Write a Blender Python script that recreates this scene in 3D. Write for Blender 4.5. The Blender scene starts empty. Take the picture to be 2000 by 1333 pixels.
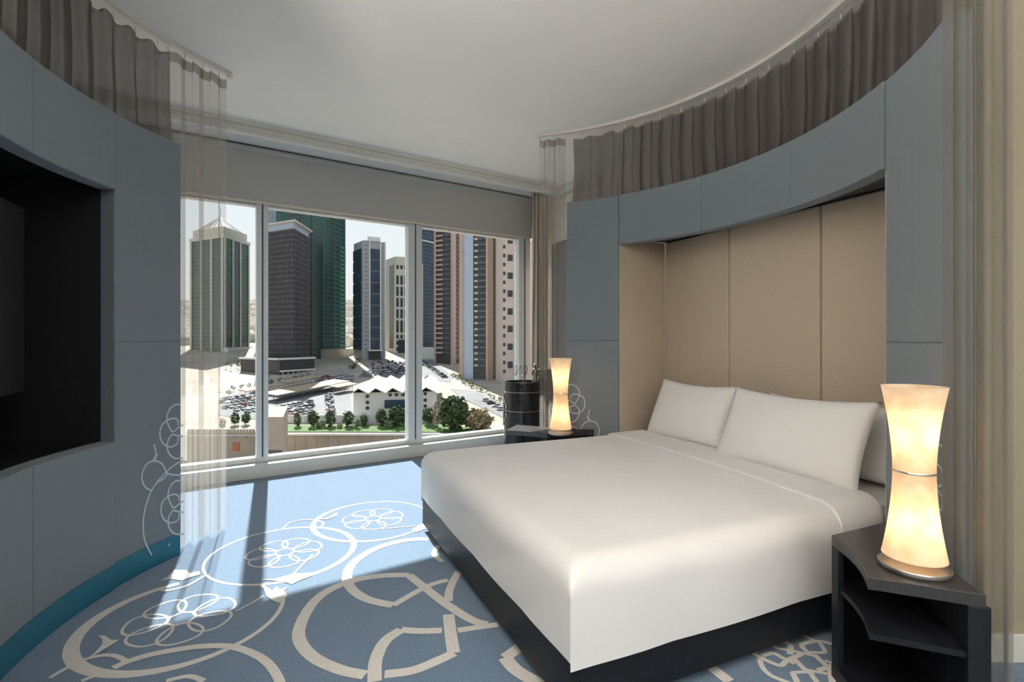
import bpy, bmesh, math, random
from mathutils import Vector, Matrix
random.seed(7)
PI = math.pi
S = bpy.context.scene
COL = S.collection
# ------------------------------------------------------------------ camera, world, sun, exposure
EYE = 1.22; F = 1000.0; HOR = 662.0; YAW = math.radians(24.3)
CAMX, CAMY = -0.795, -2.296
cam = bpy.data.cameras.new('camera'); camo = bpy.data.objects.new('camera', cam); COL.objects.link(camo)
camo.location = (CAMX, CAMY, EYE); camo.rotation_euler = (PI/2, 0, -YAW)
cam.sensor_width = 36; cam.lens = 18.0; cam.shift_y = -(666.5-HOR)/2000; cam.clip_start = 0.05; cam.clip_end = 9000
S.camera = camo
S.view_settings.view_transform = 'Standard'; S.view_settings.look = 'None'; S.view_settings.gamma = 1
S.view_settings.use_curve_mapping = False
S.view_settings.exposure = 0.58
w = bpy.data.worlds.new('world'); S.world = w; w.use_nodes = True
nt = w.node_tree; nt.nodes.clear()
o_ = nt.nodes.new('ShaderNodeOutputWorld'); bg = nt.nodes.new('ShaderNodeBackground')
tc = nt.nodes.new('ShaderNodeTexCoord'); sp = nt.nodes.new('ShaderNodeSeparateXYZ'); rp = nt.nodes.new('ShaderNodeValToRGB')
nt.links.new(tc.outputs['Generated'], sp.inputs[0]); nt.links.new(sp.outputs['Z'], rp.inputs[0])
e = rp.color_ramp.elements
e[0].position = 0.0; e[0].color = (0.90, 0.85, 0.76, 1); e[1].position = 0.9; e[1].color = (0.62, 0.74, 0.90, 1)
m_ = rp.color_ramp.elements.new(0.18); m_.color = (0.83, 0.86, 0.88, 1)
nt.links.new(rp.outputs[0], bg.inputs[0]); bg.inputs[1].default_value = 0.92
nt.links.new(bg.outputs[0], o_.inputs[0])
sun = bpy.data.lights.new('sun', 'SUN'); suno = bpy.data.objects.new('sun', sun); COL.objects.link(suno)
sun.energy = 12.5; sun.angle = math.radians(0.7); sun.color = (1.0, 0.96, 0.90)
suno.rotation_euler = Vector((0.011, -1, -0.934)).to_track_quat('-Z', 'Y').to_euler()
suno.location = (0, 12, 14)

# ------------------------------------------------------------------ plan helpers
CT, ST = math.cos(YAW), math.sin(YAW)
def c2r(lat, d):                       # camera-relative lateral / depth -> room XY
    return (CAMX + lat*CT + d*ST, CAMY - lat*ST + d*CT)
def fl(x, y, z=0.0):                   # photo pixel -> point at height z
    d = (z-EYE)*F/(HOR-y); return c2r((x-1000)/F*d, d)
def onX(x, y, X):                      # photo pixel -> (Y, z) on the wall plane X
    t = (x-1000)/F; d = (X-CAMX)/(t*CT+ST); p = c2r(t*d, d); return p[1], EYE+(HOR-y)/F*d
def oncyl(x, y, r):                    # photo pixel -> (angle, z) on cylinder round the tent axis
    t = (x-1000)/F; vx, vy = t*CT+ST, -t*ST+CT
    a = vx*vx+vy*vy; b = 2*(vx*CAMX+vy*CAMY); c = CAMX**2+CAMY**2-r*r
    d = (-b+math.sqrt(max(0, b*b-4*a*c)))/(2*a)
    return math.atan2(CAMY+vy*d, CAMX+vx*d), EYE+(HOR-y)/F*d
D2R = math.radians

# ------------------------------------------------------------------ mesh helpers
class MB:
    def __init__(s): s.v = []; s.f = []
    def add(s, v, f):
        n = len(s.v); s.v += [tuple(p) for p in v]; s.f += [tuple(i+n for i in q) for q in f]; return s
    def box(s, x0, x1, y0, y1, z0, z1):
        return s.add([(x0,y0,z0),(x1,y0,z0),(x1,y1,z0),(x0,y1,z0),(x0,y0,z1),(x1,y0,z1),(x1,y1,z1),(x0,y1,z1)],
                     [(0,3,2,1),(4,5,6,7),(0,1,5,4),(1,2,6,5),(2,3,7,6),(3,0,4,7)])
    def prism(s, pts, z0, z1):
        n = len(pts)
        a = sum(pts[i][0]*pts[(i+1)%n][1]-pts[(i+1)%n][0]*pts[i][1] for i in range(n))
        if a < 0: pts = pts[::-1]
        v = [(p[0],p[1],z0) for p in pts]+[(p[0],p[1],z1) for p in pts]
        f = [tuple(range(n-1,-1,-1)), tuple(range(n,2*n))]+[(i,(i+1)%n,n+(i+1)%n,n+i) for i in range(n)]
        return s.add(v, f)
    def slab(s, P, Q, th, z0, z1, off=0.0):     # box along plan line P-Q, thickness th to its left, offset off
        dx, dy = Q[0]-P[0], Q[1]-P[1]; L = math.hypot(dx, dy) or 1; nx, ny = -dy/L, dx/L
        a = [(P[0]+nx*off, P[1]+ny*off), (Q[0]+nx*off, Q[1]+ny*off), (Q[0]+nx*(off+th), Q[1]+ny*(off+th)), (P[0]+nx*(off+th), P[1]+ny*(off+th))]
        return s.prism(a, z0, z1)
    def lathe(s, prof, cx=0, cy=0, n=32, cap=True):
        v = []; f = []
        for r, z in prof:
            for k in range(n): v.append((cx+r*math.cos(2*PI*k/n), cy+r*math.sin(2*PI*k/n), z))
        for i in range(len(prof)-1):
            for k in range(n): f.append((i*n+k, i*n+(k+1)%n, (i+1)*n+(k+1)%n, (i+1)*n+k))
        if cap:
            f.append(tuple(range(n-1,-1,-1))); m = (len(prof)-1)*n; f.append(tuple(range(m, m+n)))
        return s.add(v, f)
    def tube(s, pts, r, n=8):
        pts = [Vector(p) for p in pts]; v = []; f = []
        for i, p in enumerate(pts):
            t = (pts[min(i+1,len(pts)-1)]-pts[max(i-1,0)]).normalized()
            u = t.cross(Vector((0,0,1)));  u = u.normalized() if u.length > 1e-4 else Vector((1,0,0)); q = t.cross(u)
            for k in range(n): v.append(p+u*r*math.cos(2*PI*k/n)+q*r*math.sin(2*PI*k/n))
        for i in range(len(pts)-1):
            for k in range(n): f.append((i*n+k, i*n+(k+1)%n, (i+1)*n+(k+1)%n, (i+1)*n+k))
        f.append(tuple(range(n-1,-1,-1))); f.append(tuple(range((len(pts)-1)*n, len(pts)*n)))
        return s.add(v, f)
    def grid(s, nu, nv, fn):
        v = [fn(i/nu, j/nv) for i in range(nu+1) for j in range(nv+1)]
        return s.add(v, [(i*(nv+1)+j, (i+1)*(nv+1)+j, (i+1)*(nv+1)+j+1, i*(nv+1)+j+1) for i in range(nu) for j in range(nv)])
    def build(s, name, mat, parent=None, smooth=False, bevel=0, weld=False):
        me = bpy.data.meshes.new(name); me.from_pydata(s.v, [], s.f); me.validate()
        bm = bmesh.new(); bm.from_mesh(me)
        if weld: bmesh.ops.remove_doubles(bm, verts=bm.verts, dist=1e-5)
        bmesh.ops.recalc_face_normals(bm, faces=bm.faces); bm.to_mesh(me); bm.free()
        if smooth:
            for p in me.polygons: p.use_smooth = True
        ob = bpy.data.objects.new(name, me); COL.objects.link(ob)
        if mat: me.materials.append(mat)
        if parent:
            ob.parent = parent
            ob.matrix_parent_inverse = Matrix.Translation(-Vector(parent.location)) if parent.type == 'EMPTY' else Matrix()
        if bevel:
            b = ob.modifiers.new('bevel', 'BEVEL'); b.width = bevel; b.segments = 2; b.limit_method = 'ANGLE'
        return ob
def tag(o, label, cat, group=None, kind=None):
    o['label'] = label; o['category'] = cat
    if group: o['group'] = group
    if kind: o['kind'] = kind
    return o
def empty(name, loc, label=None, cat=None, group=None):
    o = bpy.data.objects.new(name, None); o.location = loc; o.empty_display_size = 0.1; COL.objects.link(o)
    if label: tag(o, label, cat, group)
    return o
def struct(o, label=None, cat=None):
    o['kind'] = 'structure'
    if label: o['label'] = label
    if cat: o['category'] = cat
    return o
def smoothpath(pts, n=8):              # Catmull-Rom
    out = []; P = [Vector(p) for p in pts]
    for i in range(len(P)-1):
        a, b, c, d = P[max(i-1,0)], P[i], P[i+1], P[min(i+2,len(P)-1)]
        for k in range(n):
            t = k/n
            out.append(0.5*((2*b)+(c-a)*t+(2*a-5*b+4*c-d)*t*t+(3*b-a-3*c+d)*t**3))
    out.append(P[-1]); return out

# ------------------------------------------------------------------ materials
MATS = {}
def mat(name, col, rough=0.6, metal=0.0, noise=0.0, nscale=30.0, bump=0.0, spec=0.5, stretch=(1,1,1), coat=0.0, sheen=0.0):
    if name in MATS: return MATS[name]
    m = bpy.data.materials.new(name); m.use_nodes = True; t = m.node_tree; b = t.nodes['Principled BSDF']
    b.inputs['Roughness'].default_value = rough; b.inputs['Metallic'].default_value = metal
    b.inputs['Specular IOR Level'].default_value = spec; b.inputs['Coat Weight'].default_value = coat
    b.inputs['Sheen Weight'].default_value = sheen
    tx = t.nodes.new('ShaderNodeTexCoord'); mp = t.nodes.new('ShaderNodeMapping'); nz = t.nodes.new('ShaderNodeTexNoise')
    mp.inputs['Scale'].default_value = stretch; nz.inputs['Scale'].default_value = nscale; nz.inputs['Detail'].default_value = 4
    t.links.new(tx.outputs['Object'], mp.inputs[0]); t.links.new(mp.outputs[0], nz.inputs[0])
    r = t.nodes.new('ShaderNodeValToRGB'); t.links.new(nz.outputs[0], r.inputs[0])
    r.color_ramp.elements[0].position = 0.3; r.color_ramp.elements[1].position = 0.7
    r.color_ramp.elements[0].color = tuple(max(0,c*(1-noise)) for c in col)+(1,)
    r.color_ramp.elements[1].color = tuple(min(1,c*(1+noise)) for c in col)+(1,)
    t.links.new(r.outputs[0], b.inputs['Base Color'])
    if bump:
        bp = t.nodes.new('ShaderNodeBump'); bp.inputs['Strength'].default_value = bump; bp.inputs['Distance'].default_value = 0.01
        t.links.new(nz.outputs[0], bp.inputs['Height']); t.links.new(bp.outputs[0], b.inputs['Normal'])
    MATS[name] = m; return m
def srgb(r, g, b): return tuple(((c/255)/12.92 if c/255 <= 0.04045 else ((c/255+0.055)/1.055)**2.4) for c in (r, g, b))
M_carpet = mat('carpet_blue', (0.112, 0.180, 0.268), 0.95, noise=0.28, nscale=160, bump=0.5, spec=0.1, sheen=0.3)
M_inlay = mat('carpet_ivory', (0.62, 0.60, 0.56), 0.95, noise=0.10, nscale=160, bump=0.4, spec=0.1)
M_ceil = mat('ceiling_paint', (0.78, 0.75, 0.70), 0.9, noise=0.015, nscale=3)
M_wall = mat('wall_cream', (0.64, 0.58, 0.48), 0.85, noise=0.03, nscale=8)
M_trimw = mat('trim_paint', (0.62, 0.61, 0.56), 0.6, noise=0.02, nscale=8)
M_kerb = mat('kerb_paint', (0.62, 0.62, 0.57), 0.5, noise=0.02, nscale=6)
M_alu = mat('window_aluminium', (0.62, 0.65, 0.65), 0.35, noise=0.03, nscale=20)
M_blind = mat('blind_fabric', (0.45, 0.44, 0.42), 0.9, noise=0.04, nscale=200)
M_panel = mat('panel_slate_fabric', (0.148, 0.178, 0.206), 0.75, noise=0.04, nscale=400, bump=0.03, sheen=0.2)
M_line = mat('panel_line_silver', (0.45, 0.52, 0.58), 0.6, noise=0.03, nscale=60)
M_teal = mat('skirting_teal', (0.012, 0.135, 0.215), 0.6, noise=0.05, nscale=60)
M_beige = mat('niche_beige_leather', (0.46, 0.39, 0.31), 0.55, noise=0.03, nscale=250, bump=0.02)
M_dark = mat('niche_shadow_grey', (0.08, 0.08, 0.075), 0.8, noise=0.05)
M_black = mat('niche_black', (0.006, 0.006, 0.008), 0.6, noise=0.1)
M_tv = mat('tv_screen', (0.016, 0.016, 0.017), 0.22, noise=0.05)
M_wood = mat('black_oak', (0.010, 0.011, 0.014), 0.45, spec=0.3, noise=0.45, nscale=14, stretch=(1, 1, 30), bump=0.06)
M_woodtop = mat('black_oak_top', (0.035, 0.033, 0.034), 0.32, noise=0.3, nscale=14, stretch=(1, 20, 1))
M_linen = mat('white_cotton', (0.70, 0.70, 0.705), 0.9, noise=0.012, nscale=5, spec=0.15, sheen=0.15)
M_steel = mat('brushed_steel', (0.62, 0.58, 0.54), 0.3, 1.0, noise=0.08, nscale=40)
M_lacq = mat('black_lacquer', (0.013, 0.013, 0.015), 0.22, noise=0.1)
M_brass = mat('pale_brass', (0.55, 0.48, 0.36), 0.35, 1.0, noise=0.08)
M_pewter = mat('pewter', (0.30, 0.28, 0.25), 0.35, 0.9, noise=0.2, nscale=40)
M_drape = mat('drape_taupe', (0.50, 0.42, 0.34), 0.9, noise=0.05, nscale=60)
M_rail = mat('rail_white', (0.6, 0.57, 0.53), 0.4, noise=0.03)
def sheer_mat(name, col, opac):
    m = bpy.data.materials.new(name); m.use_nodes = True; t = m.node_tree; t.nodes.clear()
    o = t.nodes.new('ShaderNodeOutputMaterial'); mx = t.nodes.new('ShaderNodeMixShader'); tr = t.nodes.new('ShaderNodeBsdfTransparent')
    df = t.nodes.new('ShaderNodeBsdfDiffuse'); tl = t.nodes.new('ShaderNodeBsdfTranslucent'); m2 = t.nodes.new('ShaderNodeMixShader')
    tx = t.nodes.new('ShaderNodeTexCoord'); nz = t.nodes.new('ShaderNodeTexNoise'); nz.inputs['Scale'].default_value = 90
    mr = t.nodes.new('ShaderNodeMapRange'); mr.inputs[3].default_value = opac-0.012; mr.inputs[4].default_value = opac+0.012
    t.links.new(tx.outputs['Object'], nz.inputs[0]); t.links.new(nz.outputs[0], mr.inputs[0])
    df.inputs[0].default_value = col+(1,); tl.inputs[0].default_value = col+(1,); m2.inputs[0].default_value = 0.5
    t.links.new(df.outputs[0], m2.inputs[1]); t.links.new(tl.outputs[0], m2.inputs[2])
    t.links.new(mr.outputs[0], mx.inputs[0]); t.links.new(tr.outputs[0], mx.inputs[1]); t.links.new(m2.outputs[0], mx.inputs[2])
    t.links.new(mx.outputs[0], o.inputs[0]); return m
M_sheer = sheer_mat('sheer_taupe', (0.50, 0.46, 0.42), 0.30)
M_sheerd = sheer_mat('sheer_smoke', (0.20, 0.185, 0.18), 0.80)
M_sheern = sheer_mat('sheer_olive', (0.27, 0.26, 0.23), 0.62)
M_tape = sheer_mat('sheer_heading', (0.40, 0.36, 0.33), 0.75)
def pane_mat(name, tint, refl):
    m = bpy.data.materials.new(name); m.use_nodes = True; t = m.node_tree; t.nodes.clear()
    o = t.nodes.new('ShaderNodeOutputMaterial'); mx = t.nodes.new('ShaderNodeMixShader'); tr = t.nodes.new('ShaderNodeBsdfTransparent')
    gl = t.nodes.new('ShaderNodeBsdfGlossy'); gl.inputs['Roughness'].default_value = 0.02
    lw = t.nodes.new('ShaderNodeLayerWeight'); lw.inputs[0].default_value = refl
    tr.inputs[0].default_value = tint+(1,)
    t.links.new(lw.outputs['Fresnel'], mx.inputs[0]); t.links.new(tr.outputs[0], mx.inputs[1]); t.links.new(gl.outputs[0], mx.inputs[2])
    t.links.new(mx.outputs[0], o.inputs[0]); return m
M_pane = pane_mat('window_glass', (0.86, 0.88, 0.88), 0.06)
M_glass = pane_mat('wine_glass', (0.96, 0.97, 0.97), 0.10)
def shade_mat():
    m = bpy.data.materials.new('lamp_alabaster'); m.use_nodes = True; t = m.node_tree; t.nodes.clear()
    o = t.nodes.new('ShaderNodeOutputMaterial'); mx = t.nodes.new('ShaderNodeMixShader')
    df = t.nodes.new('ShaderNodeBsdfDiffuse'); tl = t.nodes.new('ShaderNodeBsdfTranslucent')
    tx = t.nodes.new('ShaderNodeTexCoord'); nz = t.nodes.new('ShaderNodeTexNoise'); nz.inputs['Scale'].default_value = 22
    r = t.nodes.new('ShaderNodeValToRGB'); r.color_ramp.elements[0].color = (0.90, 0.72, 0.52, 1); r.color_ramp.elements[1].color = (1, 0.88, 0.72, 1)
    r.color_ramp.elements[0].position = 0.35; r.color_ramp.elements[1].position = 0.65
    t.links.new(tx.outputs['Object'], nz.inputs[0]); t.links.new(nz.outputs[0], r.inputs[0])
    t.links.new(r.outputs[0], df.inputs[0]); t.links.new(r.outputs[0], tl.inputs[0]); mx.inputs[0].default_value = 0.6
    t.links.new(df.outputs[0], mx.inputs[1]); t.links.new(tl.outputs[0], mx.inputs[2]); t.links.new(mx.outputs[0], o.inputs[0]); return m
M_shade = shade_mat()

# ------------------------------------------------------------------ room shell
H = 2.92
WD = (0.987, 0.16); WN = (-0.16, 0.987)          # window wall direction and outward normal
def wp(s, off): return (WD[0]*s+WN[0]*off, WD[1]*s+WN[1]*off)
XL, XR, YB = -2.15, 2.10, -5.0
XE = 3.2
def at_x(X, off):                                # plan point on a window-parallel line at room X
    return (X, (off+0.16*X)/0.987)
floor_pts = [(XL, YB), (XE, YB), at_x(XE, 2.95), at_x(XL, 2.95)]
floor = struct(MB().prism(floor_pts, -0.12, 0.0).build('floor', M_carpet), 'blue carpet with ivory scroll inlay', 'carpet')
ceil = struct(MB().prism([(XL, YB), (XE, YB), at_x(XE, 2.95), at_x(XL, 2.95)], H, H+0.15).build('ceiling', M_ceil), 'plain off-white ceiling', 'ceiling')
struct(MB().slab((XR, at_x(XR, 2.95)[1]), (XR, -1.30), 0.12, 0, H).build('wall_right', M_wall), 'cream wall behind the bed surround', 'wall')
struct(MB().slab((XL, YB), (XL, at_x(XL, 2.95)[1]), 0.12, 0, H).build('wall_left', M_wall), 'cream wall behind the television surround', 'wall')
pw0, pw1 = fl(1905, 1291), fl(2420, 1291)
struct(MB().slab(pw1, pw0, 0.10, 0, H, -0.10).build('wall_corner', mat('wall_cream_dimmed', (0.34, 0.30, 0.215), 0.85, noise=0.04, nscale=60)), 'cream wall past the near sheer curtain, its shade put into the colour', 'wall')  # cream wall; the dim light there is put into a darker base colour
struct(MB().slab(pw1, pw0, 0.016, 0, 0.105).build('baseboard_corner', M_trimw, bevel=0.004), 'white baseboard past the near sheer curtain', 'baseboard')
struct(MB().slab((XE, YB), (XE, pw1[1]), 0.12, 0, H, -0.12).build('wall_side', M_wall), 'cream side wall', 'wall')
bk = MB(); bk.box(XL, XE, YB-0.12, YB, 0, 0.35); bk.box(XL, XE, YB-0.12, YB, 2.6, H); bk.box(XL, XL+0.25, YB-0.12, YB, 0.35, 2.6); bk.box(XE-0.25, XE, YB-0.12, YB, 0.35, 2.6)
struct(bk.build('wall_back', M_wall), 'cream back wall with an added wide window', 'wall')
w2 = struct(empty('added_window', (XL+0.25, YB-0.06, 0.35)), 'wide window added in the back wall for fill light', 'window')  # unseen window, added to let fill daylight into the room
for k in range(4): MB().box(XL+0.27+k*1.22, XL+1.45+k*1.22, YB-0.07, YB-0.06, 0.37, 2.58).build('pane', M_pane, w2)
for k in range(5): MB().box(XL+0.25+k*1.22-0.03*(k > 0), XL+0.30+k*1.22, YB-0.1, YB-0.02, 0.35, 2.6).build('mullion', M_alu, w2)

# window wall: kerb, head, side returns
S0, S1 = wp(-1.85, 0), None
def wl(s0, s1, off, th, z0, z1): return MB().slab(wp(s0, off), wp(s1, off), th, z0, z1)
struct(wl(-1.80, 2.62, 2.80, 0.17, 0, 0.12).build('wall_front', M_kerb, bevel=0.006), 'low cream kerb under the window', 'wall')
struct(wl(-1.80, 2.62, 2.95, 0.14, 2.45, H).build('wall_front_head', M_ceil), 'wall above the window behind the blind', 'wall')
win = struct(empty('window_1', wp(0, 2.95)+(0.12,)), 'wide window divided by grey mullions onto the city', 'window')
muls = [(-1.72, -1.62), (-0.535, -0.44), (0.885, 1.04), (2.275, 2.44)]
for a, b in muls:
    MB().slab(wp(a, 2.885), wp(b, 2.885), 0.10, 0.12, 2.92).build('mullion', M_alu, win, bevel=0.006)
    MB().slab(wp((a+b)/2-0.006, 2.880), wp((a+b)/2+0.006, 2.880), 0.012, 0.17, 2.6).build('gasket', M_dark, win)
wl(-1.72, 2.44, 2.90, 0.09, 0.12, 0.165).build('bottom_rail', M_alu, win, bevel=0.004)
wl(-1.72, 2.44, 2.90, 0.09, 2.40, 2.47).build('top_rail', M_trimw, win)
for i in range(3):
    wl(muls[i][1], muls[i+1][0], 2.945, 0.008, 0.165, 2.40).build('pane', M_pane, win)
# ceiling cornice and pocket
cn = MB()
cn.slab(wp(-1.80, 2.338), wp(2.50, 2.338), 0.05, H-0.095, H)
cn.slab(wp(-1.80, 2.318), wp(2.50, 2.318), 0.09, H-0.03, H)
cn.slab(wp(-1.80, 2.328), wp(2.50, 2.328), 0.07, H-0.068, H-0.058)
struct(cn.build('trim_1', M_trimw), 'stepped cornice at the edge of the curtain pocket', 'cornice')
# right wall picture moulding and cornice
t2 = MB(); t2.box(XR-0.05, XR, -1.2, 2.72, H-0.09, H); t2.box(XR-0.07, XR, -1.2, 2.72, H-0.03, H)
struct(t2.build('trim_2', M_trimw), 'cornice along the wall behind the bed surround', 'cornice')
y0, zt = onX(1083, 396, XR); y1, zb = onX(1083, 441, XR)
t3 = MB()
for (ya, yb_, za, zb_) in ((y0-0.95, y0, zt-0.03, zt), (y0-0.95, y0, zb, zb+0.03), (y0-0.03, y0, zb, zt), (y0-0.95, y0-0.92, zb, zt)):
    t3.box(XR-0.022, XR, ya, yb_, za, zb_)
struct(t3.build('trim_3', M_trimw, bevel=0.004), 'raised picture moulding on the wall by the window', 'moulding')
ya, za = onX(1079, 478, XR-0.02); yb_, _ = onX(1125, 478, XR-0.02)
dp = MB().box(XR-0.03, XR-0.002, yb_, ya, 0.02, za)
tag(dp.build('wall_panel', mat('dark_mirror', (0.10, 0.11, 0.11), 0.3, noise=0.05), bevel=0.004), 'dark grey upright wall panel seen through the sheer by the window', 'wall panel')

# ------------------------------------------------------------------ carpet inlay (flat ribbons woven into the floor)
zc = [0.0008]
def ribbon(name, pts, width, closed=False):
    n = len(pts); wv = width if callable(width) else (lambda t: width)
    zc[0] += 0.00003; z = zc[0]; v = []; f = []
    for i, p in enumerate(pts):
        a = pts[(i-1) % n] if closed else pts[max(i-1, 0)]; b = pts[(i+1) % n] if closed else pts[min(i+1, n-1)]
        dx, dy = b[0]-a[0], b[1]-a[1]; L = math.hypot(dx, dy) or 1; h = wv(i/max(1, n-1))/2
        v += [(p[0]-dy/L*h, p[1]+dx/L*h, z), (p[0]+dy/L*h, p[1]-dx/L*h, z)]
    m = n if closed else n-1
    for i in range(m): j = (i+1) % n; f.append((2*i, 2*i+1, 2*j+1, 2*j))
    mb = MB().add(v, f); return mb.build(name, M_inlay, floor)
def fpath(org, sc, pts, n=8): return [(q.x, q.y) for q in smoothpath([fl(org[0]+x/sc, org[1]+y/sc)+(0,) for x, y in pts], n)]
def ring(c, r, wmin, wmax, am, a0=0, a1=360):
    full = a1-a0 >= 360; n = 96; pts = []
    for i in range(n if full else n+1):
        a = D2R(a0+(a1-a0)*i/n); pts.append((c[0]+r*math.cos(a), c[1]+r*math.sin(a)))
    ribbon('ring', pts, lambda t: wmin+(wmax-wmin)*(0.5+0.5*math.cos(D2R(a0+(a1-a0)*t-am)))**1.5, full)
def rosette(c, R, rot=0.0, w=0.011):
    for k in range(7):
        a = rot+k*2*PI/7; cx, cy = c[0]+0.63*R*math.cos(a), c[1]+0.63*R*math.sin(a)
        pts = []
        for i in range(28):
            b = 2*PI*i/28; rr = 0.37*R*(1-0.06*math.cos(3*(b-a)))
            pts.append((cx+rr*math.cos(b), cy+rr*math.sin(b)))
        ribbon('rosette_petal', pts, w, True)
    ribbon('rosette_heart', [(c[0]+0.25*R*math.cos(rot+PI/7+k*2*PI/7), c[1]+0.25*R*math.sin(rot+PI/7+k*2*PI/7)) for k in range(7)], w, True)
def flower(org, sc, pts):
    zc[0] += 0.00003
    MB().add([fl(org[0]+x/sc, org[1]+y/sc)+(zc[0],) for x, y in pts], [tuple(range(len(pts)))]).build('flower', M_inlay, floor)
ring((-1.17, 0.335), 0.385, 0.018, 0.052, 195, 103, 372); rosette((-1.19, 0.33), 0.215, 0.35)
ring((-0.786, 0.905), 0.388, 0.014, 0.034, -10); rosette((-0.775, 0.90), 0.205, 0.2)
ring((-0.23, 1.235), 0.377, 0.014, 0.034, 190); rosette((-0.225, 1.25), 0.205, 0.1)
ZA = ((120, 1080), 4.348); ZB = ((380, 950), 4.167); ZC = ((560, 1030), 3.846); ZD = ((1380, 1220), 6.667)
for org, pts, wd in (
    (ZC, [(590,1115),(400,1075),(200,980),(95,850),(110,720),(200,570),(330,470),(520,400),(720,368),(915,362)], 0.05),
    (ZC, [(915,362),(1040,460),(1210,590),(1390,700),(1500,735)], 0.046),
    (ZC, [(1060,92),(900,100),(700,150),(550,230),(470,310),(455,400),(500,480),(620,550),(800,590)], 0.05),
    (ZC, [(800,590),(1050,450),(1210,400)], 0.036),
    (ZC, [(660,1165),(670,1000),(740,860),(860,775)], 0.05), (ZC, [(860,775),(1000,785),(1165,780)], 0.042),
    (ZC, [(1285,780),(1450,755),(1590,735)], 0.036),
    (ZC, [(735,1110),(950,1080),(1150,1000),(1255,950)], 0.045), (ZC, [(1255,950),(1235,830),(1215,660)], 0.05),
    (ZC, [(1215,560),(1220,490),(1250,410),(1295,335)], 0.04),
    (ZC, [(1640,985),(1720,1075),(1870,1165),(2000,1230)], 0.055), (ZC, [(1640,985),(1760,900)], 0.05),
    (ZC, [(1140,140),(1105,205),(1170,262)], 0.03),
    (ZA, [(440,985),(560,930),(760,870),(1000,825),(1200,800),(1420,800),(1600,850),(1750,940),(1850,1090),(1870,1250)], 0.034),
    (ZA, [(-100,1070),(0,1010),(180,920),(330,880),(450,880),(540,920),(570,945)], 0.020),
    (ZA, [(170,1095),(340,1030)], 0.02), (ZA, [(890,1095),(1080,1055),(1210,1095)], 0.022),
    (ZA, [(820,310),(900,325),(1050,290),(1150,240),(1210,200)], 0.018), (ZA, [(1480,500),(1600,440),(1720,370)], 0.009),
    (ZB, [(960,560),(880,640),(790,735)], 0.012), (ZB, [(720,345),(780,300),(900,275),(1000,285),(1050,305),(1020,340)], 0.014),
    (ZB, [(1520,350),(1650,340),(1800,325)], 0.009),
    (ZD, [(600,380),(720,450),(900,530),(980,540),(1050,480),(1240,395)], 0.02), (ZD, [(720,420),(860,385),(1000,450),(1150,520)], 0.02),
    (ZD, [(1010,235),(1090,280),(1085,400)], 0.022), (ZD, [(870,285),(940,325),(1040,340),(1280,390),(1400,420)], 0.016), (ZD, [(1400,400),(1560,550)], 0.022),
    (ZD, [(1260,150),(1390,215),(1480,260),(1550,375)], 0.017), (ZD, [(1550,378),(1300,375)], 0.016), (ZD, [(1310,370),(1240,280),(1350,238),(1480,230),(1660,270)], 0.02),
    (ZD, [(690,460),(730,570),(830,670),(1010,750),(1200,820)], 0.02), (ZD, [(1130,450),(1290,610)], 0.022), (ZD, [(1290,600),(1420,625),(1570,655)], 0.016),
    (ZD, [(1110,640),(1250,632),(1400,640)], 0.016), (ZD, [(1120,640),(1200,800)], 0.022), (ZD, [(1540,480),(1700,540),(1840,600)], 0.016),
    (ZD, [(1450,610),(1640,545),(1690,460),(1800,465)], 0.02), (ZD, [(1610,590),(1640,780)], 0.022), (ZD, [(1670,660),(1760,665),(1900,750)], 0.016),
    (ZD, [(50,560),(150,640),(300,755)], 0.045), (ZD, [(1360,660),(1450,780)], 0.02)):
    ribbon('tendril', fpath(org[0], org[1], pts), wd)
flower(*ZA, [(1650,270),(1720,280),(1790,330),(1830,290),(1855,320),(1930,290),(1890,330),(1920,370),(1885,410),(1845,432),(1790,410),(1740,370),(1720,310)])
flower(*ZA, [(840,245),(900,210),(930,180),(960,150),(1060,152),(1090,178),(1170,160),(1180,190),(1090,215),(1020,242),(930,228)])
flower(*ZA, [(310,710),(370,712),(430,750),(490,745),(410,800),(300,865),(200,922),(290,850),(350,780),(345,735)])
flower(*ZB, [(540,765),(660,758),(800,718),(980,708),(930,745),(850,775),(790,805),(760,792),(690,780)])
flower(*ZB, [(1770,355),(1830,320),(1860,308),(1885,350),(1800,380)]); flower(*ZB, [(1010,272),(1090,258),(1160,218),(1160,245),(1080,275)])
# the scrolls go on over the carpet outside the bed's end
ring((-1.10, -0.75), 0.385, 0.018, 0.05, 20); rosette((-1.10, -0.75), 0.21, 0.3)
ring((0.75, -2.1), 0.385, 0.018, 0.05, 200); rosette((0.75, -2.1), 0.21, 0.5)

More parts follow.
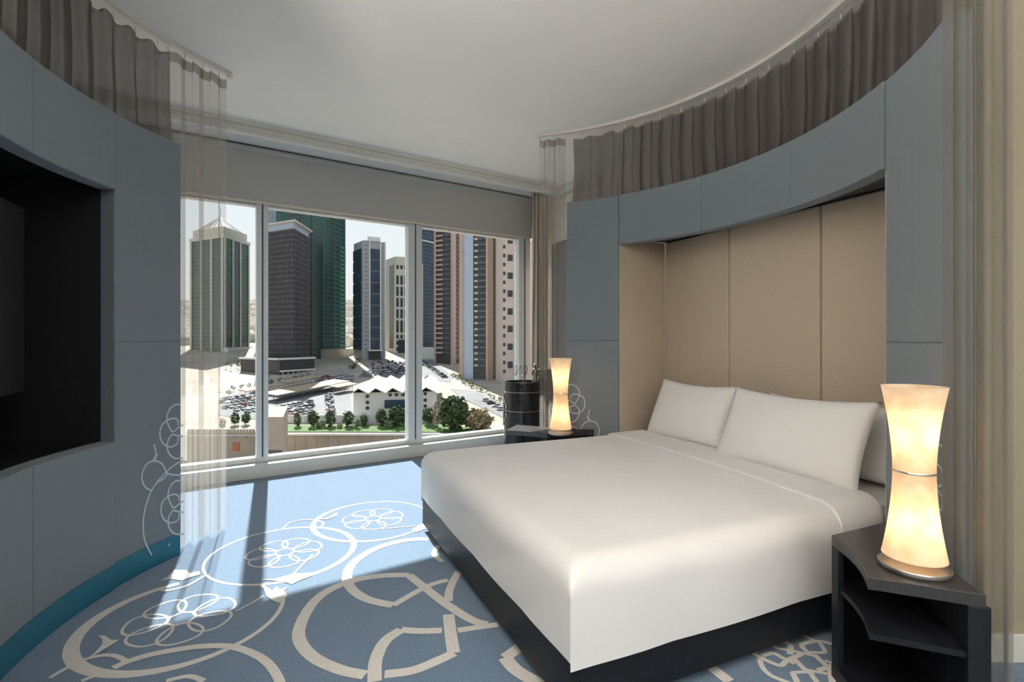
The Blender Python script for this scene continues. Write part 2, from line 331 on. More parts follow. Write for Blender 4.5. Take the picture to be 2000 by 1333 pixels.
# ------------------------------------------------------------------ curved padded surrounds
def arcpanel(name, r, a0, a1, z0, z1, th, m, parent, b=0.018):
    a0, a1 = D2R(a0), D2R(a1); L = r*(a1-a0); Hh = z1-z0
    def samples(T, n):
        s = [0, 0.08*b, 0.3*b, 0.6*b, b]; mid = [b+(T-2*b)*i/n for i in range(1, n)]
        return s+mid+[T-q for q in s[::-1]]
    us = samples(L, max(4, int(L/0.05))); vs = samples(Hh, 4)
    v = []
    def dep(d): return 0 if d >= b else b-math.sqrt(max(0, b*b-(b-d)**2))
    for u in us:
        for q in vs:
            e = max(dep(min(u, L-u)), dep(min(q, Hh-q))); rr = r+e; a = a0+u/r
            v.append((rr*math.cos(a), rr*math.sin(a), z0+q))
    nu, nv = len(us), len(vs)
    f = [(i*nv+j, (i+1)*nv+j, (i+1)*nv+j+1, i*nv+j+1) for i in range(nu-1) for j in range(nv-1)]
    k = len(v)
    for u in us:
        a = a0+u/r; R = r+th
        v += [(R*math.cos(a), R*math.sin(a), z0), (R*math.cos(a), R*math.sin(a), z1)]
    for i in range(nu-1):
        f.append((k+2*i, k+2*i+1, k+2*i+3, k+2*i+2))
        f.append((i*nv, (i+1)*nv, k+2*i+2, k+2*i)); f.append((i*nv+nv-1, k+2*i+1, k+2*i+3, (i+1)*nv+nv-1))
    for i in (0, nu-1):
        f.append(tuple([i*nv+j for j in range(nv)]+[k+2*i+1, k+2*i]))
    return MB().add(v, f).build(name, m, parent, smooth=False)
def motif(panel, amap, r):                        # silver line scroll stitched on a panel
    def P(x, y): return oncyl(250+x/3.917, 770+y/3.921, 1.715)
    up = [[(400,80),(350,88),(310,130),(295,195),(315,255),(340,290),(380,262),(420,235)],
          [(380,240),(378,200),(340,187),(295,205),(255,245),(242,310),(262,375),(310,405),(350,398),(378,375),(382,330)],
          [(335,308),(305,355),(297,410),(315,460),(355,492),(420,490)], [(335,308),(370,318),(420,325)]]
    st = up+[[(x+8, y+582) for x, y in s] for s in up]
    st += [[(195,385),(205,420),(210,470),(190,508)], [(180,740),(130,715),(103,650),(115,580),(150,530),(210,513),(260,540),(288,600),(285,635),(220,680)],
           [(420,505),(340,555),(285,605),(210,690),(160,780),(125,900),(113,1010),(125,1120),(155,1190),(180,1235)], [(288,600),(330,618),(420,622)],
           [(205,505),(212,480),(225,462)], [(308,1165),(318,1145)]]
    for k, s in enumerate(st):
        q = smoothpath([P(x, y)+(0,) for x, y in s], 6); v = []; f = []; hw = 0.0042
        pts = [(amap(p.x), p.y) for p in q]
        for i, p in enumerate(pts):
            a = pts[max(i-1, 0)]; b = pts[min(i+1, len(pts)-1)]
            dx, dz = (b[0]-a[0])*r, b[1]-a[1]; L = math.hypot(dx, dz) or 1
            R = r-0.0015-0.0002*(k % 5)
            for sg in (1, -1):
                aa = p[0]-sg*dz/L*hw/r; zz = p[1]+sg*dx/L*hw
                v.append((R*math.cos(aa), R*math.sin(aa), zz))
        for i in range(len(pts)-1): f.append((2*i, 2*i+1, 2*i+3, 2*i+2))
        MB().add(v, f).build('scroll_line', M_line, panel)
RR, RL = 1.825, 1.715
ZT, ZH, ZLOW = 2.32, 1.945, 0.72
bs = empty('bed_surround', (1.9, 0, 0), 'slate blue padded surround arching around the beige headboard niche', 'bed surround')
ZM = 1.205
sp_far = arcpanel('side_panel', RR, 31.1, 44.5, 0.10, ZM, 0.07, M_panel, bs, 0.006); arcpanel('side_panel', RR, 31.1, 44.5, ZM+0.0005, ZT, 0.07, M_panel, bs, 0.006)
sp_near = arcpanel('side_panel', RR, -46.5, -31.9, 0.10, ZM, 0.07, M_panel, bs, 0.006); arcpanel('side_panel', RR, -46.5, -31.9, ZM+0.0005, ZT, 0.07, M_panel, bs, 0.006)
for a0, a1 in ((-31.7, -10.84), (-10.82, 10.26), (10.28, 30.9)):
    arcpanel('header_panel', RR-0.01, a0, a1, ZH, ZT, 0.08, M_panel, bs, 0.006)
arcpanel('skirting', RR+0.005, 31.1, 44.5, 0, 0.10, 0.06, M_teal, bs, 0.004); arcpanel('skirting', RR+0.005, -46.5, -31.9, 0, 0.10, 0.06, M_teal, bs, 0.004)
edge = D2R(139.7)
motif(sp_far, lambda a: D2R(44.2)-(a-edge), RR); motif(sp_near, lambda a: D2R(-46.2)+(a-edge), RR)
XN = 2.07
ys = [1.005, 0.355, -0.315, -0.985]
for i in range(3):
    MB().box(XN, XN+0.028, ys[i+1]+0.003, ys[i]-0.003, 0.12, 2.0).build('niche_panel', M_beige, bs, bevel=0.012)
for sg in (1, -1):
    P = (1.575, 0.945*sg); Q = (XN, 1.008*sg)
    MB().prism([P, Q, (Q[0], Q[1]+0.05*sg), (P[0], P[1]+0.05*sg)], 0.12, 2.0).build('niche_cheek', M_beige, bs, bevel=0.008)
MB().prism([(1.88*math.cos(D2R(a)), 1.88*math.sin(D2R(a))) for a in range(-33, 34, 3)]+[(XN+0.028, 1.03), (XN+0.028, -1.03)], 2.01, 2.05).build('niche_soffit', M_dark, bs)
MB().box(XN+0.0, XN+0.02, -1.0, 1.0, 2.0, 2.01).build('shadow_gap', M_black, bs)
ts = empty('television_surround', (-1.8, 0, 0), 'slate blue padded surround with a black recess for the television', 'television surround')
tsp = arcpanel('side_panel', RL, 139.7, 153.3, 0.125, ZM, 0.07, M_panel, ts, 0.006); arcpanel('side_panel', RL, 139.7, 153.3, ZM+0.0005, ZT, 0.07, M_panel, ts, 0.006)
arcpanel('side_panel', RL, 206.7, 220.3, 0.125, ZT, 0.07, M_panel, ts)
for a0, a1 in ((153.6, 170.0), (170.02, 189.9), (189.92, 206.4)):
    arcpanel('header_panel', RL-0.012, a0, a1, ZH, ZT, 0.08, M_panel, ts, 0.007)
    arcpanel('lower_panel', RL-0.012, a0, a1, 0.125, ZLOW, 0.08, M_panel, ts, 0.006)
arcpanel('skirting', RL+0.004, 139.7, 153.3, 0, 0.125, 0.06, M_teal, ts, 0.004); arcpanel('skirting', RL-0.006, 153.5, 206.5, 0, 0.125, 0.06, M_teal, ts, 0.004)
arcpanel('skirting', RL+0.004, 206.7, 220.3, 0, 0.125, 0.06, M_teal, ts, 0.004)
motif(tsp, lambda a: a, RL)
P = (RL+0.07)*math.cos(D2R(153.4)), (RL+0.07)*math.sin(D2R(153.4))
MB().box(-2.13, -2.09, -0.95, 0.95, 0.5, 2.15).build('recess_back', M_black, ts)
for sg in (1, -1):
    MB().prism([(P[0]+0.06, sg*P[1]), (-2.1, sg*0.90), (-2.1, sg*0.94), (P[0]+0.04, sg*(P[1]+0.04))], 0.6, 2.1).build('recess_cheek', M_black, ts)
MB().prism([(-2.1, -0.93), (-2.1, 0.93), (-1.60, 0.80), (-1.76, 0), (-1.60, -0.80)], 1.99, 2.03).build('recess_soffit', M_black, ts)
MB().prism([(-2.1, -0.93), (-2.1, 0.93), (-1.60, 0.80), (-1.76, 0), (-1.60, -0.80)], 0.66, 0.69).build('recess_shelf', M_black, ts)
tv = empty('television', (-1.82, 0, 1.0), 'flat black television mounted in the black recess', 'television')
ye, zt_ = onX(48, 408, -1.80); _, zb_ = onX(48, 765, -1.80)
MB().box(-1.812, -1.80, -ye, ye, zb_, zt_).build('screen', M_tv, tv, bevel=0.003)
MB().box(-1.845, -1.812, -ye-0.004, ye+0.004, zb_-0.004, zt_+0.004).build('frame', M_black, tv, bevel=0.003)
MB().box(-2.09, -1.845, -0.15, 0.15, (zb_+zt_)/2-0.12, (zb_+zt_)/2+0.12).build('wall_bracket', M_black, tv)

# ------------------------------------------------------------------ curtain rails and sheers
def arcpts(r, a0, a1, n): return [(r*math.cos(D2R(a0+(a1-a0)*i/n)), r*math.sin(D2R(a0+(a1-a0)*i/n))) for i in range(n+1)]
def rail(r, a0, a1, label):
    p = arcpts(r-0.014, a0, a1, 60); q = arcpts(r+0.014, a0, a1, 60)
    v = []; f = []
    for i in range(61):
        v += [(p[i][0], p[i][1], H-0.022), (q[i][0], q[i][1], H-0.022), (q[i][0], q[i][1], H-0.001), (p[i][0], p[i][1], H-0.001)]
    for i in range(60):
        for k in range(4): f.append((4*i+k, 4*i+(k+1) % 4, 4*i+4+(k+1) % 4, 4*i+4+k))
    f += [(3, 2, 1, 0), (240, 241, 242, 243)]
    o = empty('curtain_rail', (r*math.cos(D2R(a0)), r*math.sin(D2R(a0)), H-0.02), label, 'curtain rail')
    MB().add(v, f).build('track', M_rail, o)
    for a in (a0, a1):
        MB().lathe([(0.0, 0), (0.016, 0.002), (0.018, 0.012), (0.016, 0.03), (0.0, 0.034)], r*math.cos(D2R(a)), r*math.sin(D2R(a)), 16).build('end_cap', M_rail, o)
        COL.objects[-1].location.z = H-0.036
    return o
rail(1.885, -56, 52.3, 'curved white curtain rail on the ceiling over the bed surround')
rail(1.80, 127.4, 226, 'curved white curtain rail on the ceiling over the television surround')
def sheer(name, label, r, a0, a1, amp, pitch, m, seed, ztop=H-0.05, zbot=0.015, dr=0.0, gather=0.0):
    rnd = random.Random(seed); L = r*D2R(abs(a1-a0)); n = max(24, int(L/0.008)); ph = [rnd.uniform(-.6, .6) for _ in range(40)]
    nz = 14
    def pt(u, v):
        s = u*L; k = s/pitch; i = int(k) % 39; h = ph[i]*(1-(k % 1))+ph[i+1]*(k % 1)
        env = 0.55+0.45*min(1, v*4)
        off = amp*env*(math.sin(2*PI*k+h)+0.35*math.sin(4*PI*k+2*h))
        uu = u+gather*v*(0.5-u)+0.006*math.sin(7*v+9*u)*v-(pitch/L)*0.20*math.sin(4*PI*k+2*h)*min(1, 4*u, 4*(1-u))
        a = D2R(a0+(a1-a0)*uu); rr = r+off+dr*uu
        z = ztop-0.016*(0.5-0.5*math.cos(2*PI*k))*(1-v)-(ztop-zbot)*v
        return (rr*math.cos(a), rr*math.sin(a), z)
    o = empty(name, (r*math.cos(D2R(a0)), r*math.sin(D2R(a0)), zbot), label, 'curtain', 'sheer curtains')
    c = MB().grid(n, nz, pt).build('fabric', m, o, smooth=True)
    def pt2(u, v):
        x, y, z = pt(u, v*0.02); q = math.hypot(x, y); return (x*(q-0.002)/q, y*(q-0.002)/q, z)
    MB().grid(n, 1, pt2).build('heading_tape', M_tape, o, smooth=True)
    for k in range(int(L/pitch)+1):
        x, y, z = pt(min(1, (k+0.5)*pitch/L), 0); MB().tube([(x, y, z-0.01), (x, y, H-0.022)], 0.003, 6).build('glider', M_rail, o)
    return o
sheer('sheer_curtain', 'pale taupe sheer curtain hanging free between bed surround and window', 1.885, 51.8, 45.2, 0.026, 0.085, M_sheer, 1)
sheer('sheer_curtain', 'smoky grey sheer curtain gathered above the bed surround panels', 1.935, 43.8, -43.0, 0.028, 0.165, M_sheerd, 2, zbot=2.07)
sheer('sheer_curtain', 'olive grey sheer curtain falling beside the near bedside table', 1.815, -47.0, -56.3, 0.014, 0.10, M_sheern, 3, dr=0.085)
sheer('sheer_curtain', 'smoky sheer curtain gathered above the television surround panels', 1.835, 139.0, 222, 0.034, 0.13, M_sheerd, 4, zbot=2.07)
sheer('sheer_curtain', 'pale sheer curtain in the sun between television surround and window', 1.80, 128.0, 139.6, 0.026, 0.115, M_sheer, 5)
# window drape and blind
dr = empty('window_drape', wp(2.33, 2.70)+(0.01,), 'taupe drape stacked at the end of the window wall', 'curtain')
def dpt(u, v):
    s = 2.32+0.20*u; return wp(s, 2.66+0.04*math.sin(2*PI*u*5+0.4*math.sin(5*v)))+(0.01+(H-0.03)*v,)
MB().grid(70, 10, dpt).build('fabric', M_drape, dr, smooth=True)
MB().slab(wp(2.30, 2.64), wp(2.54, 2.64), 0.05, H-0.025, H-0.001).build('track', M_rail, dr)
bl = empty('roller_blind', wp(0, 2.86)+(2.42,), 'grey roller blind lowered a little over the window', 'blind')
wl(-1.72, 2.43, 2.858, 0.004, 2.435, H-0.05).build('fabric', M_blind, bl)
wl(-1.72, 2.43, 2.852, 0.016, 2.415, 2.437).build('bottom_bar', mat('blind_bar', (0.62, 0.55, 0.48), 0.5), bl, bevel=0.004)
MB().tube([wp(-1.72, 2.86)+(H-0.035,), wp(2.43, 2.86)+(H-0.035,)], 0.024, 12).build('roller_tube', M_blind, bl)

# ------------------------------------------------------------------ bed
BX0, BX1, BY = 0.03, 2.04, 0.92
bed = empty('platform_bed', (BX0, 0, 0), 'black stained low platform bed base', 'bed')
MB().box(BX0, BX0+0.03, -BY, BY, 0.04, 0.217).build('foot_board', M_wood, bed, bevel=0.003)
for sg in (1, -1): MB().box(BX0+0.03, BX1, sg*BY-0.015-0.015*sg, sg*BY+0.015-0.015*sg, 0.04, 0.217).build('side_board', M_wood, bed, bevel=0.003)
MB().box(BX0+0.03, BX1, -BY+0.03, BY-0.03, 0.16, 0.20).build('slat_deck', M_wood, bed)
MB().box(BX0+0.12, BX1-0.05, -BY+0.12, BY-0.12, 0.0, 0.16).build('plinth', M_black, bed)
def rbox(x0, x1, y0, y1, z0, z1, b): return MB().box(x0, x1, y0, y1, z0, z1)
mt = tag(MB().box(BX0+0.035, BX1, -BY+0.035, BY-0.035, 0.202, 0.475).build('mattress', M_linen, bevel=0.05), 'thick mattress in a white fitted sheet on the bed base', 'mattress')
def prof(q, r):
    if q <= 0: return q, 0.0
    if q < r*PI/2: return r*math.sin(q/r), r*(1-math.cos(q/r))
    return r, r+q-r*PI/2
def cover(name, X0, X1, ztop, hemf, hems, r, parent=None, foot=True, puff=0.018, skew=0.0, wob=0.004):
    xi = BX0+r-0.008; yi = BY+0.006-r
    qf = (ztop-r-hemf)+r*PI/2; qs = (ztop-r-hems)+r*PI/2
    nx, ny = 64, 96
    ya, yb_ = -(yi+qs), yi+qs
    def fn(u, v):
        y = ya+(yb_-ya)*v; q = abs(y)-yi; hy, dy = prof(q, r); yy = math.copysign(yi+hy, y) if q > 0 else y
        if foot:
            x = (xi-qf)+(X1-(xi-qf))*u; qx = xi-x; hx, dx = prof(qx, r); xx = xi-hx if qx > 0 else x
        else:
            x = X0+skew*y+(X1-X0)*u; xx = x; dx = 0
        d = (dx**6+dy**6)**(1/6); d = min(d, ztop-min(hemf, hems))
        if dx > dy and foot: d = min(d, ztop-hemf)
        fall = math.exp(-d*9)
        z = ztop-d+fall*(puff*math.cos(min(1, abs(yy)/BY)*PI/2)*min(1, max(0, (xx-BX0)/0.4))+wob*math.sin(3.1*xx+1.3*yy)*math.cos(2.3*yy-1.1*xx))
        ox = 0.006*math.sin(6*yy+2*z*8)*(min(1, max(0, dx-0.6*r)/0.05))*max(0, min(1, (yi-abs(y))/0.2)); oy = 0.008*math.sin(5*xx+1)*(min(1, max(0, dy-0.6*r)/0.05))*(max(0, min(1, (x-xi)/0.2)) if foot else 1)
        return (xx-abs(ox), yy+math.copysign(abs(oy), yy), z)
    return MB().grid(nx, ny, fn).build(name, M_linen, parent, smooth=True, weld=True)
dv = cover('duvet', 0, 1.47, 0.510, 0.212, 0.185, 0.085)
tag(dv, 'smooth white duvet spread over the bed and hanging down its sides', 'duvet')
fo = cover('turned_down_fold', 1.375, 1.66, 0.525, 0.212, 0.24, 0.088, dv, foot=False, puff=0.016, skew=0.06)
s2 = fo.modifiers.new('solid', 'SOLIDIFY'); s2.thickness = 0.018; s2.offset = -1
def pillow(label, y0, y1, xb, zb, xt, zt, T, seed):
    rnd = random.Random(seed); W = y1-y0; Hh = math.hypot(xt-xb, zt-zb); n = 28
    ex = Vector((0, 1, 0)); ez = Vector((xt-xb, 0, zt-zb)).normalized(); en = ex.cross(ez)
    c = Vector(((xb+xt)/2, (y0+y1)/2, (zb+zt)/2)); p1, p2 = rnd.uniform(0, 6), rnd.uniform(0, 6)
    v = []; f = []
    def P(i, j, sg):
        a, b = -1+2*i/n, -1+2*j/n
        h = T/2*max(0, (1-a**2)*(1-b**2))**0.42*(1-0.12*b)
        X = W/2*a*(1-0.055*(1-b*b)); Z = Hh/2*b*(1-0.10*(1-a*a)*(0.5+0.5*b)-0.04*(1-a*a))
        h += 0.004*math.sin(5*a+p1)*math.sin(4*b+p2)*(1-a*a)*(1-b*b)
        return c+ex*X+ez*Z+en*h*sg
    for sg in (1, -1):
        k = len(v)
        v += [P(i, j, sg) for i in range(n+1) for j in range(n+1)]
        f += [(k+i*(n+1)+j, k+(i+1)*(n+1)+j, k+(i+1)*(n+1)+j+1, k+i*(n+1)+j+1) for i in range(n) for j in range(n)]
    o = MB().add(v, f).build('pillow', M_linen, smooth=True, weld=True)
    return tag(o, label, 'pillow', 'pillows on the bed')
pillow('white pillow leaning behind, on the window side of the bed', 0.0, 0.76, 1.90, 0.50, 1.985, 0.885, 0.13, 1)
pillow('white pillow leaning behind, on the near bedside table side', -0.84, -0.05, 1.90, 0.50, 1.985, 0.885, 0.13, 2)
pillow('white pillow propped in front, on the window side of the bed', 0.06, 0.79, 1.70, 0.51, 1.87, 0.92, 0.16, 3)
pillow('white pillow propped in front, on the near bedside table side', -0.83, 0.02, 1.58, 0.51, 1.77, 0.925, 0.17, 4)

# ------------------------------------------------------------------ bedside tables and lamps
def night(sg, label):
    o = empty('bedside_table', (1.0, sg*1.2, 0), label, 'bedside table', 'bedside tables')
    A, Pp, R = (1.018, 1.085), (0.797, 1.343), (0.984, 1.545)
    arc = [((1.77+0.05*max(0, a-51)/6)*math.cos(D2R(a)), (1.77+0.05*max(0, a-51)/6)*math.sin(D2R(a))) for a in (57, 53, 49, 45, 41, 37.5)]
    cur = []
    for i in range(9):
        t = i/8; q = 0.022*math.sin(PI*t); cur.append((A[0]+(Pp[0]-A[0])*t+q*0.76, A[1]+(Pp[1]-A[1])*t+q*0.65))
    B = (1.43, 1.085)
    poly = cur+[R]+arc+[B]
    mir = lambda L: [(x, sg*y) for x, y in L]
    MB().prism(mir(poly), 0.473, 0.510).build('top', M_woodtop, o, bevel=0.002)
    MB().prism(mir(poly), 0.0, 0.05).build('bottom', M_wood, o)
    ins = [(x+(1.2-x)*0.03, y+(1.25-y)*0.03) for x, y in poly]
    MB().prism(mir(ins), 0.320, 0.338).build('shelf', M_wood, o)
    def sl(P_, Q_, th, name, z0=0.05, z1=0.473):
        dx, dy = Q_[0]-P_[0], Q_[1]-P_[1]; L = math.hypot(dx, dy); cx, cy = 1.15-(P_[0]+Q_[0])/2, 1.25-(P_[1]+Q_[1])/2
        nx, ny = -dy/L, dx/L
        if nx*cx+ny*cy < 0: nx, ny = -nx, -ny
        MB().prism(mir([P_, Q_, (Q_[0]+nx*th, Q_[1]+ny*th), (P_[0]+nx*th, P_[1]+ny*th)]), z0, z1).build(name, M_wood, o, bevel=0.002)
    sl(A, B, 0.02, 'side_panel')
    u = ((Pp[0]-R[0]), (Pp[1]-R[1])); L = math.hypot(*u)
    sl(R, (R[0]+u[0]/L*0.04, R[1]+u[1]/L*0.04), 0.06, 'front_post'); sl(A, cur[1], 0.02, 'front_post')
    back = [R]+arc+[B]
    for i in range(len(back)-1): sl(back[i], back[i+1], 0.016, 'back_panel')
    return o
night(-1, 'black oak bedside table with open shelves beside the olive sheer curtain')
night(1, 'black oak bedside table on the window side of the bed')
def lamp(x, y, label):
    z0 = 0.5105
    o = empty('table_lamp', (x, y, z0), label, 'lamp', 'hourglass bedside lamps')
    MB().lathe([(0.086, z0), (0.088, z0+0.004), (0.086, z0+0.006), (0.093, z0+0.008), (0.093, z0+0.015), (0.090, z0+0.018)], x, y, 48).build('base', M_steel, o)
    MB().tube([(x, y, z0+0.017), (x, y, z0+0.52)], 0.007, 12).build('stem', M_steel, o)
    def shade(pr, name):
        n = 12; P = [(pr(i/n)) for i in range(n+1)]
        MB().lathe(P, x, y, 48, cap=False).build(name, M_shade, o, smooth=True)
    shade(lambda t: (0.083-0.029*(1-(1-t)**1.8), z0+0.040+0.262*t), 'lower_shade')
    shade(lambda t: (0.054+0.030*(t**1.8), z0+0.302+0.261*t), 'upper_shade')
    MB().lathe([(0.0545, z0+0.299), (0.0555, z0+0.302), (0.0545, z0+0.305)], x, y, 48).build('joint_ring', M_steel, o)
    for dz in (0.150, 0.430):
        for k in range(2):
            a = 0.6+k*PI
            MB().lathe([(0.004, -0.02), (0.011, -0.01), (0.013, 0.0), (0.010, 0.012), (0.0, 0.018)], x+0.024*math.cos(a), y+0.024*math.sin(a), 12).build('bulb', M_bulb, o)
            COL.objects[-1].location.z = z0+dz
        L = bpy.data.lights.new('lamp_bulb', 'POINT'); L.energy = 0.62; L.color = (1.0, 0.66, 0.36); L.shadow_soft_size = 0.025
        lo = bpy.data.objects.new('lamp_bulb', L); COL.objects.link(lo); lo.parent = o; lo.location = (0, 0, dz)
    return o
M_bulb = bpy.data.materials.new('bulb_glow'); M_bulb.use_nodes = True
_b = M_bulb.node_tree.nodes['Principled BSDF']; _b.inputs['Emission Color'].default_value = (1, 0.75, 0.45, 1); _b.inputs['Emission Strength'].default_value = 6
lamp(0.983, -1.368, 'lit hourglass lamp on the bedside table by the olive sheer')
lamp(1.106, 1.034, 'lit hourglass lamp on the bedside table by the window')

# ------------------------------------------------------------------ trunk bar cabinet with glasses and figurine
tx_, ty_ = c2r(0.022*4.9, 4.9)
tk = empty('trunk_cabinet', (tx_, ty_, 0), 'round black lacquer trunk bar standing by the window', 'cabinet')
rt = 0.185
MB().lathe([(rt-0.004, 0.0), (rt, 0.006), (rt, 0.535), (rt-0.004, 0.541)], tx_, ty_, 40).build('lower_drum', M_lacq, tk)
MB().lathe([(rt-0.004, 0.546), (rt, 0.552), (rt, 0.715), (rt-0.003, 0.719)], tx_, ty_, 40).build('upper_drum', M_lacq, tk)
MB().lathe([(rt+0.002, 0.722), (rt+0.004, 0.726), (rt+0.004, 0.80), (rt, 0.812), (rt-0.016, 0.812), (rt-0.018, 0.79), (0.0, 0.79)], tx_, ty_, 40).build('tray_top', M_lacq, tk)
bx, by = c2r(0.070*4.95, 4.95)
MB().prism([c2r(0.052*4.9, 4.9), c2r(0.090*4.9, 4.9), c2r(0.090*4.9, 5.12), c2r(0.052*4.9, 5.12)], 0.0, 0.925).build('back_case', M_lacq, tk, bevel=0.008)
for za, zb_ in ((0.50, 0.62), (0.60, 0.48)):
    pa = c2r(-0.018*4.8-0.05, 4.78); pb = c2r(-0.018*4.8-0.02, 4.75)
    pass
a_l = math.atan2(c2r(-1, 4.6)[1]-ty_, c2r(-1, 4.6)[0]-tx_)
def on(a, z): return (tx_+(rt+0.006)*math.cos(a), ty_+(rt+0.006)*math.sin(a), z)
for p in ([on(a_l-0.1, 0.68), on(a_l+0.35, 0.565)], [on(a_l+0.35, 0.525), on(a_l-0.1, 0.41)], [on(a_l-0.1, 0.70), on(a_l-0.1, 0.40)]):
    MB().tube(p, 0.007, 8).build('strap', M_brass, tk)
for z in (0.543, 0.72): MB().lathe([(rt+0.003, z-0.003), (rt+0.005, z), (rt+0.003, z+0.003)], tx_, ty_, 40).build('seam_band', M_brass, tk)
def wineglass(px_, label):
    x, y = c2r((px_-1000)/1000*4.86, 4.86); z = 0.79
    o = empty('wine_glass', (x, y, z), label, 'glass', 'glasses on the trunk bar')
    MB().lathe([(0.034, z+0.001), (0.034, z+0.003), (0.006, z+0.006)], x, y, 24).build('foot', M_glass, o, smooth=True)
    MB().tube([(x, y, z+0.005), (x, y, z+0.075)], 0.004, 8).build('stem', M_glass, o)
    MB().lathe([(0.004, z+0.074), (0.022, z+0.085), (0.036, z+0.11), (0.038, z+0.14), (0.030, z+0.175), (0.0295, z+0.175), (0.037, z+0.14), (0.034, z+0.11), (0.02, z+0.088), (0.002, z+0.078)], x, y, 28, cap=False).build('bowl', M_glass, o, smooth=True)
wineglass(1003, 'clear wine glass on the trunk bar, further from the figurine'); wineglass(1022, 'clear wine glass on the trunk bar beside the figurine')
fx, fy = c2r(0.045*4.88, 4.88); z = 0.79
fg = empty('figurine', (fx, fy, z), 'small pewter figurine standing on the trunk bar', 'figurine')
MB().lathe([(0.026, z+0.001), (0.030, z+0.03), (0.024, z+0.06), (0.026, z+0.10), (0.030, z+0.125), (0.022, z+0.145), (0.010, z+0.152)], fx, fy, 14).build('body', M_pewter, fg, smooth=True)
MB().lathe([(0.006, z+0.150), (0.016, z+0.160), (0.018, z+0.172), (0.014, z+0.186), (0.004, z+0.192)], fx, fy, 14).build('head', M_pewter, fg, smooth=True)
MB().tube([(fx-0.028, fy-0.01, z+0.128), (fx-0.040, fy-0.012, z+0.09), (fx-0.020, fy-0.026, z+0.075)], 0.008, 8).build('arm', M_pewter, fg)
MB().tube([(fx+0.028, fy-0.01, z+0.128), (fx+0.036, fy-0.014, z+0.09), (fx+0.012, fy-0.028, z+0.08)], 0.008, 8).build('arm', M_pewter, fg)

# ------------------------------------------------------------------ added fill lights, unseen, on the entrance side of the room
for k, (x, y) in enumerate(((-1.3, -3.0), (0.3, -3.0), (-1.3, -4.2), (0.3, -4.2))):  # unseen ceiling lights, added to fill the room
    o = empty('fill_ceiling_light', (x, y, H-0.03), 'square recessed fill light added over the entrance side of the room', 'ceiling light', 'added ceiling fill lights')
    fr = MB()
    for a in ((-0.32, 0.32, -0.32, -0.29), (-0.32, 0.32, 0.29, 0.32), (-0.32, -0.29, -0.29, 0.29), (0.29, 0.32, -0.29, 0.29)): fr.box(x+a[0], x+a[1], y+a[2], y+a[3], H-0.02, H-0.001)
    fr.build('frame', M_trimw, o)
    L = bpy.data.lights.new('fill_ceiling_lamp', 'AREA'); L.shape = 'SQUARE'; L.size = 0.56; L.energy = 7; L.color = (1.0, 0.985, 0.97)
    lo = bpy.data.objects.new('fill_ceiling_lamp', L); COL.objects.link(lo); lo.parent = o; lo.location = (0, 0, 0.012)
def uplighter(x, y, label, power):  # unseen lamp, added to bounce fill light off the ceiling
    o = empty('fill_floor_lamp', (x, y, 0), label, 'floor lamp', 'added uplighter fill lamps')
    MB().lathe([(0.15, 0.0), (0.15, 0.012), (0.02, 0.03)], x, y, 32).build('base', M_steel, o)
    MB().tube([(x, y, 0.02), (x, y, 1.62)], 0.012, 10).build('pole', M_steel, o)
    MB().lathe([(0.02, 1.60), (0.08, 1.63), (0.17, 1.72), (0.165, 1.72), (0.075, 1.64), (0.0, 1.615)], x, y, 32, cap=False).build('bowl', M_steel, o)
    L = bpy.data.lights.new('fill_uplight', 'AREA'); L.shape = 'DISK'; L.size = 0.24; L.energy = power; L.color = (1.0, 0.975, 0.95)
    lo = bpy.data.objects.new('fill_uplight', L); COL.objects.link(lo); lo.parent = o; lo.location = (0, 0, 1.70); lo.rotation_euler = (PI, 0, 0)
uplighter(-1.75, -2.1, 'steel uplighter added beside the television wall for fill light', 84); uplighter(-0.6, -4.1, 'steel uplighter added at the entrance side for fill light', 84)
#EXTERIOR
# ------------------------------------------------------------------ the city outside: ground rises gently away from the tower
G, TILT = 50.0, 0.08
def gz(d): return EYE-G+TILT*d
def dep(y): return 1000*G/(y-HOR+1000*TILT)
def ex(x, d): return c2r((x-1000)/F*d, d)
def eg(x, y, up=0.0): d = dep(y); return ex(x, d)+(gz(d)+up,)
def zpix(y, d): return EYE+(HOR-y)/F*d
X_sand = mat('ext_sand', (0.30, 0.26, 0.21), 0.95, noise=0.25, nscale=0.03)
X_asph = mat('ext_asphalt', (0.13, 0.13, 0.135), 0.9, noise=0.2, nscale=0.05)
X_pave = mat('ext_paving', (0.27, 0.23, 0.20), 0.9, noise=0.18, nscale=0.06)
X_grass = mat('ext_lawn', (0.07, 0.13, 0.03), 0.95, noise=0.3, nscale=0.15)
X_white = mat('ext_white', (0.62, 0.61, 0.58), 0.8, noise=0.05, nscale=0.1)
X_tan = mat('ext_tan_roof', (0.30, 0.22, 0.15), 0.85, noise=0.1, nscale=0.1)
X_stone = mat('ext_stone', (0.36, 0.31, 0.25), 0.9, noise=0.12, nscale=0.12)
X_brown = mat('ext_rosy_stone', (0.42, 0.31, 0.25), 0.9, noise=0.06, nscale=0.1)
X_rosy = mat('ext_pale_rosy', (0.50, 0.42, 0.38), 0.9, noise=0.05, nscale=0.1)
X_glassg = mat('ext_green_glass', (0.012, 0.055, 0.048), 0.25, noise=0.35, nscale=0.06, spec=0.35)
X_glassd = mat('ext_smoke_glass', (0.050, 0.050, 0.056), 0.3, noise=0.35, nscale=0.25, spec=0.35, stretch=(1, 1, 2.5))
X_glassb = mat('ext_blue_glass', (0.028, 0.050, 0.085), 0.25, noise=0.35, nscale=0.1, spec=0.4)
X_glassk = mat('ext_dark_window', (0.035, 0.035, 0.042), 0.3, noise=0.2, nscale=0.3, spec=0.4)
